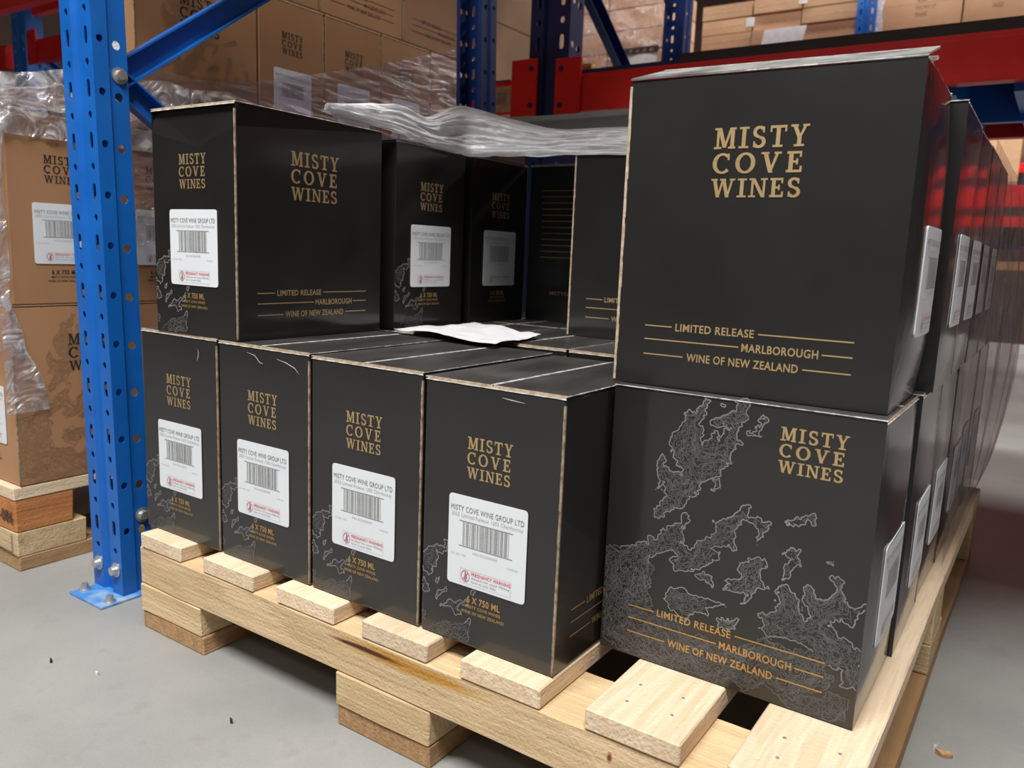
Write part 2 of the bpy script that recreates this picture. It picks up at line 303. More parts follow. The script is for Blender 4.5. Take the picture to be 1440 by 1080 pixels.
def add_text(mb, txt, x0, x1, y0, y1, mi=0, bold=.0, dy=0):
    v, f = text_polys(txt, bold); k = len(mb.v)
    mb.v += [(x0 + a * (x1 - x0), dy, y0 + b * (y1 - y0)) for a, b in v]
    for q in f: mb.f.append(tuple(k + j for j in q)); mb.m.append(mi)
def rect(mb, x0, x1, y0, y1, mi=0, dy=0): mb.face([(x0, dy, y0), (x1, dy, y0), (x1, dy, y1), (x0, dy, y1)], mi)
mm = .001
def lines_mesh(mat):
    mb = MB(); b = .018
    for z, segs in ((62, ((32, 61), (149, 236))), (48, ((32, 131), (209, 236))), (32.5, ((32, 75), (193, 236)))):
        for a, c in segs: rect(mb, a * mm, c * mm, (z - .65) * mm, (z + .65) * mm)
    add_text(mb, 'LIMITED RELEASE', 65 * mm, 145 * mm, 58 * mm, 66 * mm, 0, b)
    add_text(mb, 'MARLBOROUGH', 134 * mm, 206 * mm, 43.8 * mm, 52 * mm, 0, b)
    add_text(mb, 'WINE OF NEW ZEALAND', 79 * mm, 189 * mm, 28.5 * mm, 36.8 * mm, 0, b)
    return mb.mesh('release_lines', [mat])
def caption_mesh(mat):
    mb = MB()
    add_text(mb, '6 X 750 ML', 64 * mm, 108 * mm, 50 * mm, 58 * mm, 0, .03)
    add_text(mb, 'MISTY COVE WINES', 63 * mm, 109 * mm, 44 * mm, 47.6 * mm, 0, .02)
    add_text(mb, 'WINE OF NEW ZEALAND', 57 * mm, 114 * mm, 37.4 * mm, 41 * mm, 0, .02)
    return mb.mesh('caption', [mat])
def back_text_mesh(mat):
    mb = MB(); rnd = random.Random(3)
    for i in range(12): rect(mb, 30 * mm, (145 - rnd.uniform(0, 14)) * mm, (250 - i * 11.5) * mm, (251.2 - i * 11.5) * mm)
    add_text(mb, 'MISTYCOVE', 55 * mm, 118 * mm, 52 * mm, 59 * mm, 0, .02)
    return mb.mesh('back_text', [mat])
def label_meshes():
    mb = MB(); w, h, r = 102 * mm, 101 * mm, 4 * mm; pts = []
    for cx, cz, a0 in ((w - r, r, -90), (w - r, h - r, 0), (r, h - r, 90), (r, r, 180)):
        for i in range(5): a = R(a0 + i * 22.5); pts.append((cx + r * math.cos(a), cz + r * math.sin(a)))
    cols = [0, .0012, .004] + [.004 + (w - .008) * i / 8 for i in range(1, 8)] + [w - .004, w - .0012, w]
    ins = lambda x: 0 if r <= x <= w - r else r - math.sqrt(max(0, r * r - (r - min(x, w - x)) ** 2))
    for a, b in zip(cols, cols[1:]): mb.face([(a, -.0002, ins(a)), (b, -.0002, ins(b)), (b, -.0002, h - ins(b)), (a, -.0002, h - ins(a))])
    mb.face([(x, .0003, z) for x, z in pts][::-1])
    for i in range(20):
        a, b = pts[i], pts[(i + 1) % 20]; mb.face([(a[0], .0003, a[1]), (b[0], .0003, b[1]), (b[0], -.0002, b[1]), (a[0], -.0002, a[1])])
    base = mb.mesh('label', [M['label']])
    bc = MB(); rnd = random.Random(5); x = 20.0
    while x < 81:
        wd_ = rnd.choice((.5, .6, 1.0, 1.5)); rect(bc, x * mm, (x + wd_) * mm, 46 * mm, 72 * mm, 0); x += wd_ + rnd.choice((.6, .7, 1.1, 1.6))
    rect(bc, 15 * mm, 85 * mm, 72.5 * mm, 73.2 * mm, 0); rect(bc, 15 * mm, 85 * mm, 44.6 * mm, 45.3 * mm, 0)
    add_text(bc, '9421023200208', 34 * mm, 66 * mm, 38.5 * mm, 41 * mm, 1)
    bar_ = bc.mesh('barcode', [M['grey_ink'], M['pale_ink']])
    tx = MB()
    add_text(tx, 'MISTY COVE WINE GROUP LTD', 3 * mm, 98 * mm, 83.5 * mm, 89.5 * mm, 0, .0)
    add_text(tx, '2023 Limited Release 1203 Chardonnay', 4 * mm, 97 * mm, 76 * mm, 81.5 * mm, 1)
    add_text(tx, 'L23 203 1203', 4 * mm, 25 * mm, 33.5 * mm, 35.6 * mm, 1); add_text(tx, '14/02/24', 79 * mm, 92 * mm, 33.5 * mm, 35.6 * mm, 1)
    text_ = tx.mesh('label_text', [M['grey_ink'], M['pale_ink']])
    wr = MB()
    add_text(wr, 'PREGNANCY WARNING', 33 * mm, 84 * mm, 14.2 * mm, 18 * mm, 0, .012)
    add_text(wr, 'Alcohol can cause lifelong', 33 * mm, 83 * mm, 9.6 * mm, 12.8 * mm, 1); add_text(wr, 'harm to your baby', 33 * mm, 66 * mm, 5.6 * mm, 8.6 * mm, 1)
    for a, b, c, d in ((18, 85, 19.6, 19.9), (18, 85, 3.6, 3.9), (18, 18.3, 3.6, 19.9), (84.7, 85, 3.6, 19.9)): rect(wr, a * mm, b * mm, c * mm, d * mm, 2)
    for q in arc(25 * mm, 11.8 * mm, 5.4 * mm, 6.2 * mm, 0, 360, 20, lambda a: .0007): wr.face([(x, 0, z) for x, z in q], 0)
    n = 10
    wr.face([((25 + 1.1 * math.cos(6.283 * i / n)) * mm, 0, (15.4 + 1.2 * math.sin(6.283 * i / n)) * mm) for i in range(n)], 1)
    wr.face([(x * mm, 0, z * mm) for x, z in ((23.8, 7), (26.0, 7), (27.6, 10.4), (26.2, 13.8), (24.2, 13.8), (23.6, 10.5))], 1)
    for q in ribbon([(21.4 * mm, 7.4 * mm), (28.6 * mm, 16.2 * mm)], [.0007, .0007]): wr.face([(x, -.0001, z) for x, z in q], 0)
    warn = wr.mesh('warning_mark', [M['red_ink'], M['grey_ink'], M['pale_ink']])
    return base, bar_, text_, warn

# ------------------------------------------------------------------ contour map print
POLY_WIDE = [[[990,2940],[1040,2900],[990,2760],[950,2680],[1000,2590],[990,2450],[1080,2540],[1100,2640],[1180,2500],[1190,2640],[1280,2670],[1220,2690],[1130,2650],[1060,2700],[1090,2750],[1200,2790],[1270,2830],[1310,2840],[1300,2940],[1430,2960],[1430,2890],[1410,2860],[1420,2760],[1360,2660],[1340,2570],[1400,2530],[1340,2490],[1300,2410],[1310,2330],[1240,2260],[1200,2180],[1100,2120],[1020,2050],[1010,1950],[880,1850],[830,1760],[670,1680],[590,1600],[520,1620],[580,1740],[650,1860],[610,1950],[620,2010],[540,1880],[570,2020],[540,2130],[550,2260],[590,2300],[620,2250],[620,2150],[720,2130],[810,2110],[820,2170],[720,2210],[720,2290],[680,2400],[630,2410],[690,2500],[760,2590],[780,2650],[810,2690],[790,2770],[830,2770],[890,2760],[940,2840],[970,2900]],[[850,1720],[930,1700],[880,1600],[860,1500],[870,1380],[960,1340],[1030,1460],[1170,1530],[1220,1620],[1180,1690],[1270,1730],[1360,1790],[1440,1890],[1530,1940],[1510,1860],[1580,1820],[1690,1810],[1740,1810],[1690,1690],[1670,1630],[1620,1580],[1630,1700],[1560,1780],[1490,1770],[1420,1670],[1400,1550],[1410,1450],[1380,1440],[1340,1480],[1230,1470],[1160,1410],[1280,1380],[1290,1340],[1170,1270],[1090,1180],[940,1110],[800,1100],[750,1150],[830,1250],[780,1300],[660,1250],[520,1150],[510,960],[380,840],[90,800],[100,980],[70,1100],[200,1200],[330,1250],[480,1310],[510,1420],[570,1350],[620,1440],[600,1480],[680,1480],[780,1580],[850,1620]],[[1870,1850],[1930,1870],[2000,1920],[2060,1920],[2110,1990],[2150,1990],[2150,1910],[2170,1880],[2130,1860],[2080,1900],[2040,1870],[1940,1820]],[[1430,2650],[1500,2670],[1550,2750],[1570,2830],[1600,2850],[1620,2790],[1570,2720],[1540,2690],[1570,2620],[1500,2660],[1470,2600]],[[1170,2900],[1200,2910],[1210,2860],[1180,2860]],[[1120,2130],[1200,2140],[1220,2070],[1160,2000],[1130,2010],[1180,2060],[1170,2110]],[[1460,1340],[1510,1330],[1580,1400],[1620,1440],[1730,1440],[1720,1360],[1690,1300],[1700,1200],[1780,1160],[1820,1160],[1680,1120],[1570,960],[1500,900],[1590,1040],[1460,1030],[1320,1020],[1400,1080],[1330,1120],[1430,1150],[1510,1190],[1480,1270]],[[1860,1550],[2020,1620],[2010,1540],[2060,1460],[1970,1400],[1950,1310],[1900,1290],[1900,1410],[1960,1470],[1950,1520]],[[1950,1260],[1960,1200],[2070,1100],[2140,920],[2170,980],[2100,1160],[2100,1280],[2160,1290],[2240,1180],[2330,1220],[2390,1310],[2330,1400],[2400,1450],[2440,1380],[2460,1260],[2510,1180],[2590,1200],[2670,1270],[2680,1200],[2570,1120],[2580,1000],[2530,980],[2460,1060],[2360,940],[2480,870],[2590,810],[2680,800],[2690,720],[2670,640],[2700,400],[2630,430],[2520,380],[2540,470],[2510,560],[2440,540],[2350,580],[2200,680],[2010,720],[1820,660],[1740,720],[1760,800],[1680,880],[1780,890],[1870,960],[1880,1100],[1850,1140]],[[760,840],[810,910],[920,900],[1080,870],[1170,880],[1290,870],[1390,860],[1260,800],[1160,790],[1190,680],[1070,730],[960,570],[830,640],[720,730]],[[1290,690],[1510,750],[1470,630],[1320,600]],[[1020,1070],[1120,1130],[1190,1110],[1210,1010],[1120,1060]],[[2260,1560],[2340,1570],[2350,1540],[2300,1540]],[[20,610],[240,610],[460,590],[940,550],[970,420],[1210,470],[1370,380],[1590,490],[1790,650],[2010,590],[2340,680],[2410,600],[2340,500],[2430,450],[2420,340],[2050,130],[1830,170],[1630,30],[1510,90],[1250,0],[1000,60],[720,-60],[280,30],[50,100]],[[1830,170],[2070,130],[2230,200],[2370,210],[2440,310],[2580,270],[2590,110],[2460,0],[2390,-30],[2210,-40],[2060,20]],[[-10,980],[150,1180],[410,1200],[580,1050],[480,700],[290,400],[20,570]]]
POLY_NARROW = [[[-10,900],[60,980],[190,1040],[300,1040],[320,1130],[350,1130],[350,1030],[230,960],[220,830],[160,750],[90,660],[40,720],[10,730]],[[10,640],[60,650],[50,580],[110,550],[100,470],[30,450],[0,510]],[[200,660],[250,700],[230,600],[200,610]],[[230,540],[370,590],[300,510],[200,410],[220,490]],[[290,370],[410,480],[470,450],[630,520],[650,480],[560,430],[520,380],[570,340],[490,320],[430,400],[320,360]],[[700,660],[770,660],[750,600],[710,590]],[[20,230],[70,210],[60,110],[10,130]],[[100,30],[220,100],[330,200],[420,210],[410,140],[500,200],[620,250],[690,340],[680,240],[680,40],[540,30],[160,20]]]
def vnoise(x, y, seed):
    rs = np.random.RandomState(seed); g = rs.rand(64, 64); xi = np.floor(x).astype(int); yi = np.floor(y).astype(int); fx = x - xi; fy = y - yi
    fx = fx * fx * (3 - 2 * fx); fy = fy * fy * (3 - 2 * fy); a = g[yi % 64, xi % 64]; b = g[yi % 64, (xi + 1) % 64]; c = g[(yi + 1) % 64, xi % 64]; d = g[(yi + 1) % 64, (xi + 1) % 64]
    return (a * (1 - fx) + b * fx) * (1 - fy) + (c * (1 - fx) + d * fx) * fy - .5
def fbm(x, y, s, o=3):
    r = 0; a = 1.
    for i in range(o): r = r + a * vnoise(x * 2 ** i, y * 2 ** i, s + i); a *= .5
    return r
def contours(polys, w, h, step, mats, name, dim_from=99, gap=2.0):
    """polys in 0.1 mm: coast outline plus inner contour lines as thin flat ribbons"""
    nx, ny = int(w / step) + 1, int(h / step) + 1
    X, Y = np.meshgrid(np.arange(nx) * step, np.arange(ny) * step)
    px = X + 3.6 * fbm(X / 7, Y / 7, 11, 4) + 3.4 * fbm(X / 2.6, Y / 2.6, 71, 2); py = Y + 3.6 * fbm(X / 7, Y / 7, 31, 4) + 3.4 * fbm(X / 2.6, Y / 2.6, 91, 2)
    sd = np.full(X.shape, -1e3); idx = np.zeros(X.shape, int)
    for k, pl in enumerate(polys):
        P = np.array(pl, float) / 10; Q = np.roll(P, -1, 0); ins = np.zeros(X.shape, bool); dm = np.full(X.shape, 1e9)
        for (ax, ay), (bx_, by_) in zip(P, Q):
            dx, dy = bx_ - ax, by_ - ay; L2 = dx * dx + dy * dy + 1e-9
            t = np.clip(((px - ax) * dx + (py - ay) * dy) / L2, 0, 1); dm = np.minimum(dm, (px - ax - t * dx) ** 2 + (py - ay - t * dy) ** 2)
            cr_ = ((ay > py) != (by_ > py)) & (px < (bx_ - ax) * (py - ay) / (by_ - ay + 1e-12) + ax); ins ^= cr_
        d = np.sqrt(dm) * np.where(ins, 1, -1); idx = np.where(d > sd, k, idx); sd = np.maximum(sd, d)
    hh = sd + 7.0 * fbm(X / 11, Y / 11, 51, 5) * np.clip(sd / 3, 0, 1)
    mb = MB()
    def level(F, lv, wd_, mi, mask):
        a = F[:-1, :-1] - lv; b = F[:-1, 1:] - lv; c = F[1:, 1:] - lv; d = F[1:, :-1] - lv
        x0 = X[:-1, :-1]; y0 = Y[:-1, :-1]
        E_ = [((a > 0) != (b > 0), lambda t: (t, 0), a, b), ((b > 0) != (c > 0), lambda t: (1, t), b, c), ((d > 0) != (c > 0), lambda t: (t, 1), d, c), ((a > 0) != (d > 0), lambda t: (0, t), a, d)]
        ncr = sum(e[0].astype(int) for e in E_); ok = (ncr == 2) & mask
        jj, ii = np.nonzero(ok)
        for j, i in zip(jj.tolist(), ii.tolist()):
            p = []
            for fl, fn, u, v in E_:
                if fl[j, i]:
                    t = u[j, i] / (u[j, i] - v[j, i]); q = fn(t); p.append(((x0[j, i] + q[0] * step), (y0[j, i] + q[1] * step)))
            (x1, y1), (x2, y2) = p; dx, dy = x2 - x1, y2 - y1; L = math.hypot(dx, dy)
            if L < 1e-4: continue
            ux, uy = dx / L, dy / L; e = .03; x1 -= ux * e; y1 -= uy * e; x2 += ux * e; y2 += uy * e; nx_, ny_ = -uy * wd_ / 2, ux * wd_ / 2
            dd = -.00001 * ((i * 3 + j * 5) % 7); mb.face([((x1 + nx_) * mm, dd, (y1 + ny_) * mm), ((x1 - nx_) * mm, dd, (y1 - ny_) * mm), ((x2 - nx_) * mm, dd, (y2 - ny_) * mm), ((x2 + nx_) * mm, dd, (y2 + ny_) * mm)], mi)
    dimc = (idx[:-1, :-1] >= dim_from) | (Y[:-1, :-1] < 24)
    ed = (X[:-1, :-1] > .8) & (X[:-1, :-1] < w - .8) & (Y[:-1, :-1] > .8) & (Y[:-1, :-1] < h - .8)
    level(sd, 0, 1.0, 0, ~dimc & ed); level(sd, 0, .8, 1, dimc & ed)
    for k in range(1, 20): level(hh, k * gap - .4, .62, 1, (sd[:-1, :-1] > .7) & ed)
    return mb.mesh(name, mats)

# ------------------------------------------------------------------ cartons
W_, D_ = .176, .266
for nm, g1, g2, g3 in (('b', 'gold', 'ginger', None), ('k', 'ink', 'ink', None)): pass
P_LOGO = {'b': logo_mesh(58 * mm, 45 * mm, M['gold']), 'k': logo_mesh(58 * mm, 45 * mm, M['ink'])}
P_LOGOW = {'b': logo_mesh(88 * mm, 65 * mm, M['gold']), 'k': logo_mesh(88 * mm, 65 * mm, M['ink'])}
P_LOGOM = logo_mesh(61 * mm, 44 * mm, M['gold'])
P_LINES = {'b': lines_mesh(M['gold']), 'k': lines_mesh(M['ink'])}
P_LINES_G = lines_mesh(M['ginger'])
P_CAP = {'b': caption_mesh(M['ginger']), 'k': caption_mesh(M['ink'])}
P_BACK = back_text_mesh(M['ginger'])
P_LABEL = label_meshes()
POLY_WIDE.insert(13, [[0, 1150], [110, 1190], [280, 1130], [420, 1010], [560, 900], [520, 760], [600, 640], [430, 560], [200, 520], [0, 480]])
P_MAPW = contours(POLY_WIDE, 266, 300, .9, [M['map'], M['mapdim']], 'map_print', dim_from=13)
P_MAPN = contours(POLY_NARROW, 176, 300, .9, [M['map'], M['mapdim']], 'map_print', gap=2.6)
P_MAPK = P_MAPW.copy(); P_MAPK.materials.clear(); P_MAPK.materials.append(M['mapink']); P_MAPK.materials.append(M['mapink'])
EPS = .0004
def on_face(o, face, W, D, u=0, z=0, lift=EPS):
    if face == 'front': o.location = (-W / 2 + u, -D / 2 - lift, z)
    elif face == 'right': o.location = (W / 2 + lift, -D / 2 + u, z); o.rotation_euler = (0, 0, math.pi / 2)
    elif face == 'left': o.location = (-W / 2 - lift, D / 2 - u, z); o.rotation_euler = (0, 0, -math.pi / 2)
    return o
_bc = {}
def carton_meshes(W, D, H, k):
    key = (round(W, 3), round(D, 3), round(H, 3), k)
    if key in _bc: return _bc[key]
    skin, cre = (M['black'], M['crease']) if k == 'b' else (M['kraft'], M['kcrease'])
    body = boxmesh('body', -W / 2, W / 2, -D / 2, D / 2, 0, H - .0036, skin, .0018)
    # minor flaps under the major ones: their layers show as thin raw lines
    mb = MB(); mb.box(-W / 2 + .0008, W / 2 - .0008, -D / 2 + .0004, D / 2 - .0004, H - .0036, H - .0020, 1); mb.m[3] = mb.m[5] = 0; inner = mb.mesh('minor_flap', [skin, M['edge']])
    fl = []
    for s in (-1, 1):
        mb = MB(); a, b = (-W / 2, -.0008) if s < 0 else (.0008, W / 2); mb.box(a, b, -D / 2 + .0012, D / 2 - .0012, H - .0018, H, 1, top=0); mb.m[5 if s < 0 else 3] = 0
        c = -.0022 if s < 0 else .0008; mb.box(c, c + .0014, -D / 2 + .0013, D / 2 - .0013, H - .001, H + .0004, 2)
        m = mb.mesh('top_flap', [M['card_top'] if k == 'b' else skin, M['edge'], cre]); fl.append(m)
    # worn creases: top front, hinge sides
    mb = MB(); rnd = random.Random(int(W * 1e4 + H * 1e5)); t = .0008
    def strip(p0, p1, n):
        for i in range(n):
            a = Vector(p0).lerp(Vector(p1), i / n); b = Vector(p0).lerp(Vector(p1), (i + 1) / n); q = t * rnd.uniform(.55, 1.3)
            mb.box(min(a.x, b.x) - q / 2, max(a.x, b.x) + q / 2, min(a.y, b.y) - q / 2, max(a.y, b.y) + q / 2, min(a.z, b.z) - q / 2, max(a.z, b.z) + q / 2)
    e = .0004
    strip((-W / 2, -D / 2 - e, H - .0036), (W / 2, -D / 2 - e, H - .0036), 22)
    strip((-W / 2 - e, -D / 2, H - .0010), (-W / 2 - e, D / 2, H - .0010), 30); strip((W / 2 + e, -D / 2, H - .0010), (W / 2 + e, D / 2, H - .0010), 30)
    crease = mb.mesh('crease', [cre])
    mb = MB(); n = 40
    for i in range(n):
        z0 = .002 + (H - .012) * i / n; z1 = .002 + (H - .012) * (i + 1) / n; q = .0014 + rnd.uniform(0, .0007)
        mb.box(W / 2 - q, W / 2 + .0007, -D / 2 - .0007, -D / 2 + .0012, z0, z1)
    corner = mb.mesh('glued_corner', [M['joint']])
    _bc[key] = (body, inner, fl, crease, corner); return _bc[key]
def add_label(t, face, W, D, k, u=None, z=68 * mm, tilt=0):
    lb = put('label', P_LABEL[0], t); on_face(lb, face, W, D, (W - .102) / 2 if u is None else u, z, .0012)
    if tilt: lb.rotation_euler.y = tilt
    for me, nm in zip(P_LABEL[1:], ('barcode', 'label_text', 'warning_mark')):
        put(nm, me, lb, (0, -.0006, 0))
def carton(label, x, y, z, H, front=None, right=None, left=None, rot=0, k='b', W=W_, D=D_, group=None, corner=True, tilt=(0, 0), skew=0, dent=False, bulge=0):
    """x, y: centre of the footprint. Faces: 'narrow', 'plain', 'map', 'back' or None"""
    t = thing('wine_carton' if k == 'b' else 'kraft_wine_carton', label, 'carton', (x, y, z), rot, group)
    t.rotation_euler = (tilt[0], tilt[1], rot)
    body, inner, fl, crease, cor = carton_meshes(W, D, H, k)
    put('body', body, t); put('minor_flap', inner, t); f1 = put('top_flap', fl[0], t); f2 = put('top_flap', fl[1], t); put('crease', crease, t)
    if corner: put('glued_corner', cor, t)
    for face, kind in (('front', front), ('right', right), ('left', left)):
        if not kind: continue
        fw = W if face == 'front' else D; kz = H / .30
        if kind == 'label': add_label(t, face, W, D, k)
        elif kind in ('narrow', 'narrow_nomap'):
            on_face(put('logo', P_LOGO[k], t), face, W, D, (fw - .058) / 2, .194 * kz)
            on_face(put('caption', P_CAP[k], t), face, W, D, 0, 0)
            if kind == 'narrow' and k == 'b': on_face(put('map_print', P_MAPN, t), face, W, D, 0, 0, .0003)
            add_label(t, face, W, D, k)
        elif kind == 'plain':
            on_face(put('logo', P_LOGOW[k], t), face, W, D, (fw - .088) / 2, .186 * kz); on_face(put('release_lines', P_LINES[k], t), face, W, D, 0, 0)
        elif kind == 'map':
            if k == 'b':
                on_face(put('logo', P_LOGOM, t), face, W, D, .1755, .232); on_face(put('release_lines', P_LINES_G, t), face, W, D, 0, -.005, .0006); on_face(put('map_print', P_MAPW, t), face, W, D, 0, 0, .0003)
            else:
                on_face(put('logo', P_LOGOW[k], t), face, W, D, .091, .192); on_face(put('map_print', P_MAPK, t), face, W, D, 0, 0, .0003)
        elif kind == 'lines': on_face(put('release_lines', P_LINES_G, t), face, W, D, 0, 0)
        elif kind == 'back': on_face(put('back_text', P_BACK, t), face, W, D, 0, 0)
    if bulge:     # the labelled panel swells out between its edges
        bf = lambda x, z: bulge * max(0, 1 - abs(2 * x / W) ** 3.2) * max(0, 1 - abs(2 * z / H - 1) ** 4)
        nx_, nz_ = 14, 12; mb = MB(); h1 = H - .0036; mb.box(-W / 2, W / 2, -D / 2, D / 2, 0, h1); del mb.f[2]; del mb.m[2]
        for i in range(nx_):
            for j in range(nz_):
                q = [(-W / 2 + W * a / nx_, h1 * c / nz_) for a, c in ((i, j), (i + 1, j), (i + 1, j + 1), (i, j + 1))]; mb.face([(x, -D / 2 - bf(x, z), z) for x, z in q])
        for c in list(t.children):
            if c.name.startswith('body'): c.data = mb.mesh('body', [M['black']])
            elif c.name.startswith('label'):
                for q in [c] + list(c.children):
                    q.data = q.data.copy(); qx = c.location.x; qz = c.location.z
                    for v in q.data.vertices: v.co.y -= bf(v.co.x + qx, v.co.z + qz) if q is not c or v.co.y < 0 else bf(v.co.x + qx, v.co.z + qz) * .9
            elif front and c.rotation_euler.z == 0 and c.name.split('.')[0] in ('logo', 'caption', 'map_print'):
                c.data = c.data.copy()
                for v in c.data.vertices: v.co.y -= bf(v.co.x + c.location.x, v.co.z + c.location.z)
    if dent:      # top of the front panel pushed in: a shallow triangular fold
        mb = MB(); mb.box(-W / 2, W / 2, -D / 2, D / 2, 0, H - .0036); del mb.f[2]; del mb.m[2]
        a, b, z1 = W / 2, -D / 2, H - .0036; A = (.012, b, .249); Lp, Rp = (-a, b, .272), (a, b, .272); tl, tr = (-a, b + .006, z1), (a, b + .006, z1)
        for q in ([tl, A, tr], [tl, Lp, A], [tr, A, Rp], [Lp, (-a, b, 0), (a, b, 0), A], [(a, b, 0), Rp, A], [Lp, tl, (-a, -b, z1)], [Rp, (a, -b, z1), tr]): mb.face(q)
        bo = [c for c in t.children if c.name.startswith('body')][0]; bo.data = mb.mesh('body', [M['black']])
    if skew:      # racked carton: its footprint is slightly out of square
        K = Matrix(((1, 0, 0, 0), (-skew, 1, 0, -skew * W / 2), (0, 0, 1, 0), (0, 0, 0, 1)))
        for c in t.children: c.matrix_parent_inverse = K
    return t, f1, f2
# ------------------------------------------------------------------ the setting
mb = MB(); mb.box(-9, 9, -9, 11, -.1, 0); fl_ = struct(put('floor', mb.mesh('floor', [M['floor']])))
mb = MB(); mb.box(-9, 9, 10.6, 10.8, 0, 6.5); struct(put('wall_back', mb.mesh('wall_back', [M['maroon']])))
mb = MB(); mb.box(-9.2, -9, -9, 10.6, 0, 6.5); struct(put('wall_left', mb.mesh('wall_left', [M['maroon']])))

# ------------------------------------------------------------------ pallets
def jitter_board(x0, x1, y0, y1, z0, z1, mat, n=6, amp=.0012, bev=.0016, along='y', seed=0):
    """sawn board with slightly wavy long edges, origin kept at the thing's base"""
    rnd = random.Random(seed); bm = bmesh.new(); bmesh.ops.create_cube(bm, size=1)
    ax = 1 if along == 'y' else 0
    es = [e for e in bm.edges if abs((e.verts[0].co - e.verts[1].co)[ax]) > .5]
    bmesh.ops.subdivide_edges(bm, edges=es, cuts=n, use_grid_fill=True)
    lo = Vector((x0, y0, z0)); hi = Vector((x1, y1, z1))
    for v in bm.verts:
        for i in range(3): v.co[i] = lo[i] + (v.co[i] + .5) * (hi[i] - lo[i])
    for v in bm.verts:
        o = 1 - ax; v.co[o] += rnd.uniform(-amp, amp); v.co.z += rnd.uniform(-.0004, 0)
    bmesh.ops.bevel(bm, geom=[e for e in bm.edges if e.calc_face_angle(0) > .6], offset=bev, segments=1, affect='EDGES')
    me = bpy.data.meshes.new('board'); bm.to_mesh(me); bm.free(); me.materials.append(mat); return me
XS = [(.022, .120), (.172, .278), (.324, .427), (.474, .573), (.620, .720), (.771, .868), (.912, 1.012)]
def pallet(label, ox, oy, L=1.165, stain=False, group=None):
    t = thing('timber_pallet', label, 'pallet', (ox, oy, 0))
    for i, (a, b) in enumerate(XS):
        bd = put('deck_board', jitter_board(a, b, -.026, L - .002, .128, .150, M['wood_y'], seed=i), t)
        for yy in (.012, .045, .55, .585, L - .055):
            for xx in (a + .028, b - .028):
                if yy > .3 and i not in (5, 6): continue
                m = MB(); cyl(m, (xx + random.uniform(-.006, .006), yy + random.uniform(-.006, .006), .1496), .0018, .0006, n=8); put('nail', m.mesh('nail', [M['steel']]), bd)
    for j, y0 in enumerate((-.0245, .52, L - .102)):
        mat = M['wood_o'] if stain and j == 0 else M['wood_x']
        put('runner', jitter_board(.015, 1.011, y0, y0 + .098, .0705, .1275, mat, n=10, amp=.0016, bev=.002, along='x', seed=20 + j), t)
        for k, (a, b) in enumerate(((.0155, .160), (.430, .577), (.870, 1.011))):
            put('block', jitter_board(a, b, y0 + .0005, y0 + .12, .027, .070, M['wood_b'], n=1, along='x', seed=40 + j * 3 + k), t)
    for k, (a, b) in enumerate(((.017, .163), (.431, .578), (.868, 1.0105))):
        put('skid_board', jitter_board(a, b, -.022, L, 0, .0265, M['wood_s'], seed=60 + k), t)
    return t
pallet('pine pallet under the black wine cartons, seven slats', 0, 0)
kp = pallet('pine pallet with stencilled marks under the brown cartons behind the blue post', -1.339, -.018, 1.29, stain=True)
m = MB(); add_text(m, '-086', .955, 1.004, .086, .108, 0, .01); put('stencil', m.mesh('stencil', [M['ink']]), kp, (0, -.0262 - .0004, 0))
m = MB()
for q in (rc(.93, .996, .0315, .0335), rc(.994, .996, .0315, .066)): m.face([(x, 0, z) for x, z in q])
put('stencil', m.mesh('stencil', [M['ink']]), kp, (0, -.0265, 0))

# ------------------------------------------------------------------ black cartons on the pallet
Z = .151
FR = ['narrow black wine carton at the left end of the front row, beside the blue post', 'second black wine carton from the left in the front row on the pallet',
      'third black wine carton from the left in the front row on the pallet', 'rightmost narrow black wine carton of the front row, its side bare']
G1 = 'narrow cartons in the front row'
for i in range(4):
    carton(FR[i], i * .1809 + .088, .133, Z, (.2985, .2975, .2955, .2925)[i], front='narrow', right='lines' if i == 3 else None, group=G1)
for i in range(4):
    carton(['black wine carton of the second row, mostly under the upper left stack', 'second-row black wine carton lying under the white paper sheet',
            'second-row black wine carton right of the paper, its flaps slightly open', 'second-row black wine carton beside the tall right-hand stack'][i],
           i * .1809 + .088, .305 + .133, Z, .2975, group='flat tops behind the front row')
for i in range(3):
    carton(['third-row black carton at the far left under the stack', 'third-row black carton in the dark hollow behind the paper', 'third-row black carton under the back cartons'][i],
           i * .1809 + .088, .58 + .133, Z, .2975, group='third row of the lower layer')
# right-hand column, wide map faces to the front, label faces to the right
G2 = 'lower cartons of the right-hand column'; G3 = 'upper cartons of the right-hand column'
carton('large black wine carton with grey contour map, bottom of the right-hand stack', .856, .1825, Z, .2955, front='label', left='map', rot=R(90), group=G2, corner=False, bulge=.006)
for k in range(5):
    carton(['lower right carton directly behind the contour-map carton', 'third lower carton back along the right side', 'fourth lower carton back along the right side', 'fifth lower carton back along the right side', 'rearmost lower carton of the right side'][k],
           .8595 - .0015 * (k % 2), .3625 + .1792 * k, Z, .2965 - .002 * (k % 2), front='label', rot=R(90 + (.5, -.4, .3, .2, -.2)[k]), group=G2, bulge=.004 if k < 3 else 0)
ur, f1, f2 = carton('large black carton with centred gold logo, topmost of the right-hand stack', .8472, .198, .4475, .3085, front='label', left='plain', rot=R(90 + 1.7), D=.270, group=G3, corner=False, skew=.02, bulge=.011)
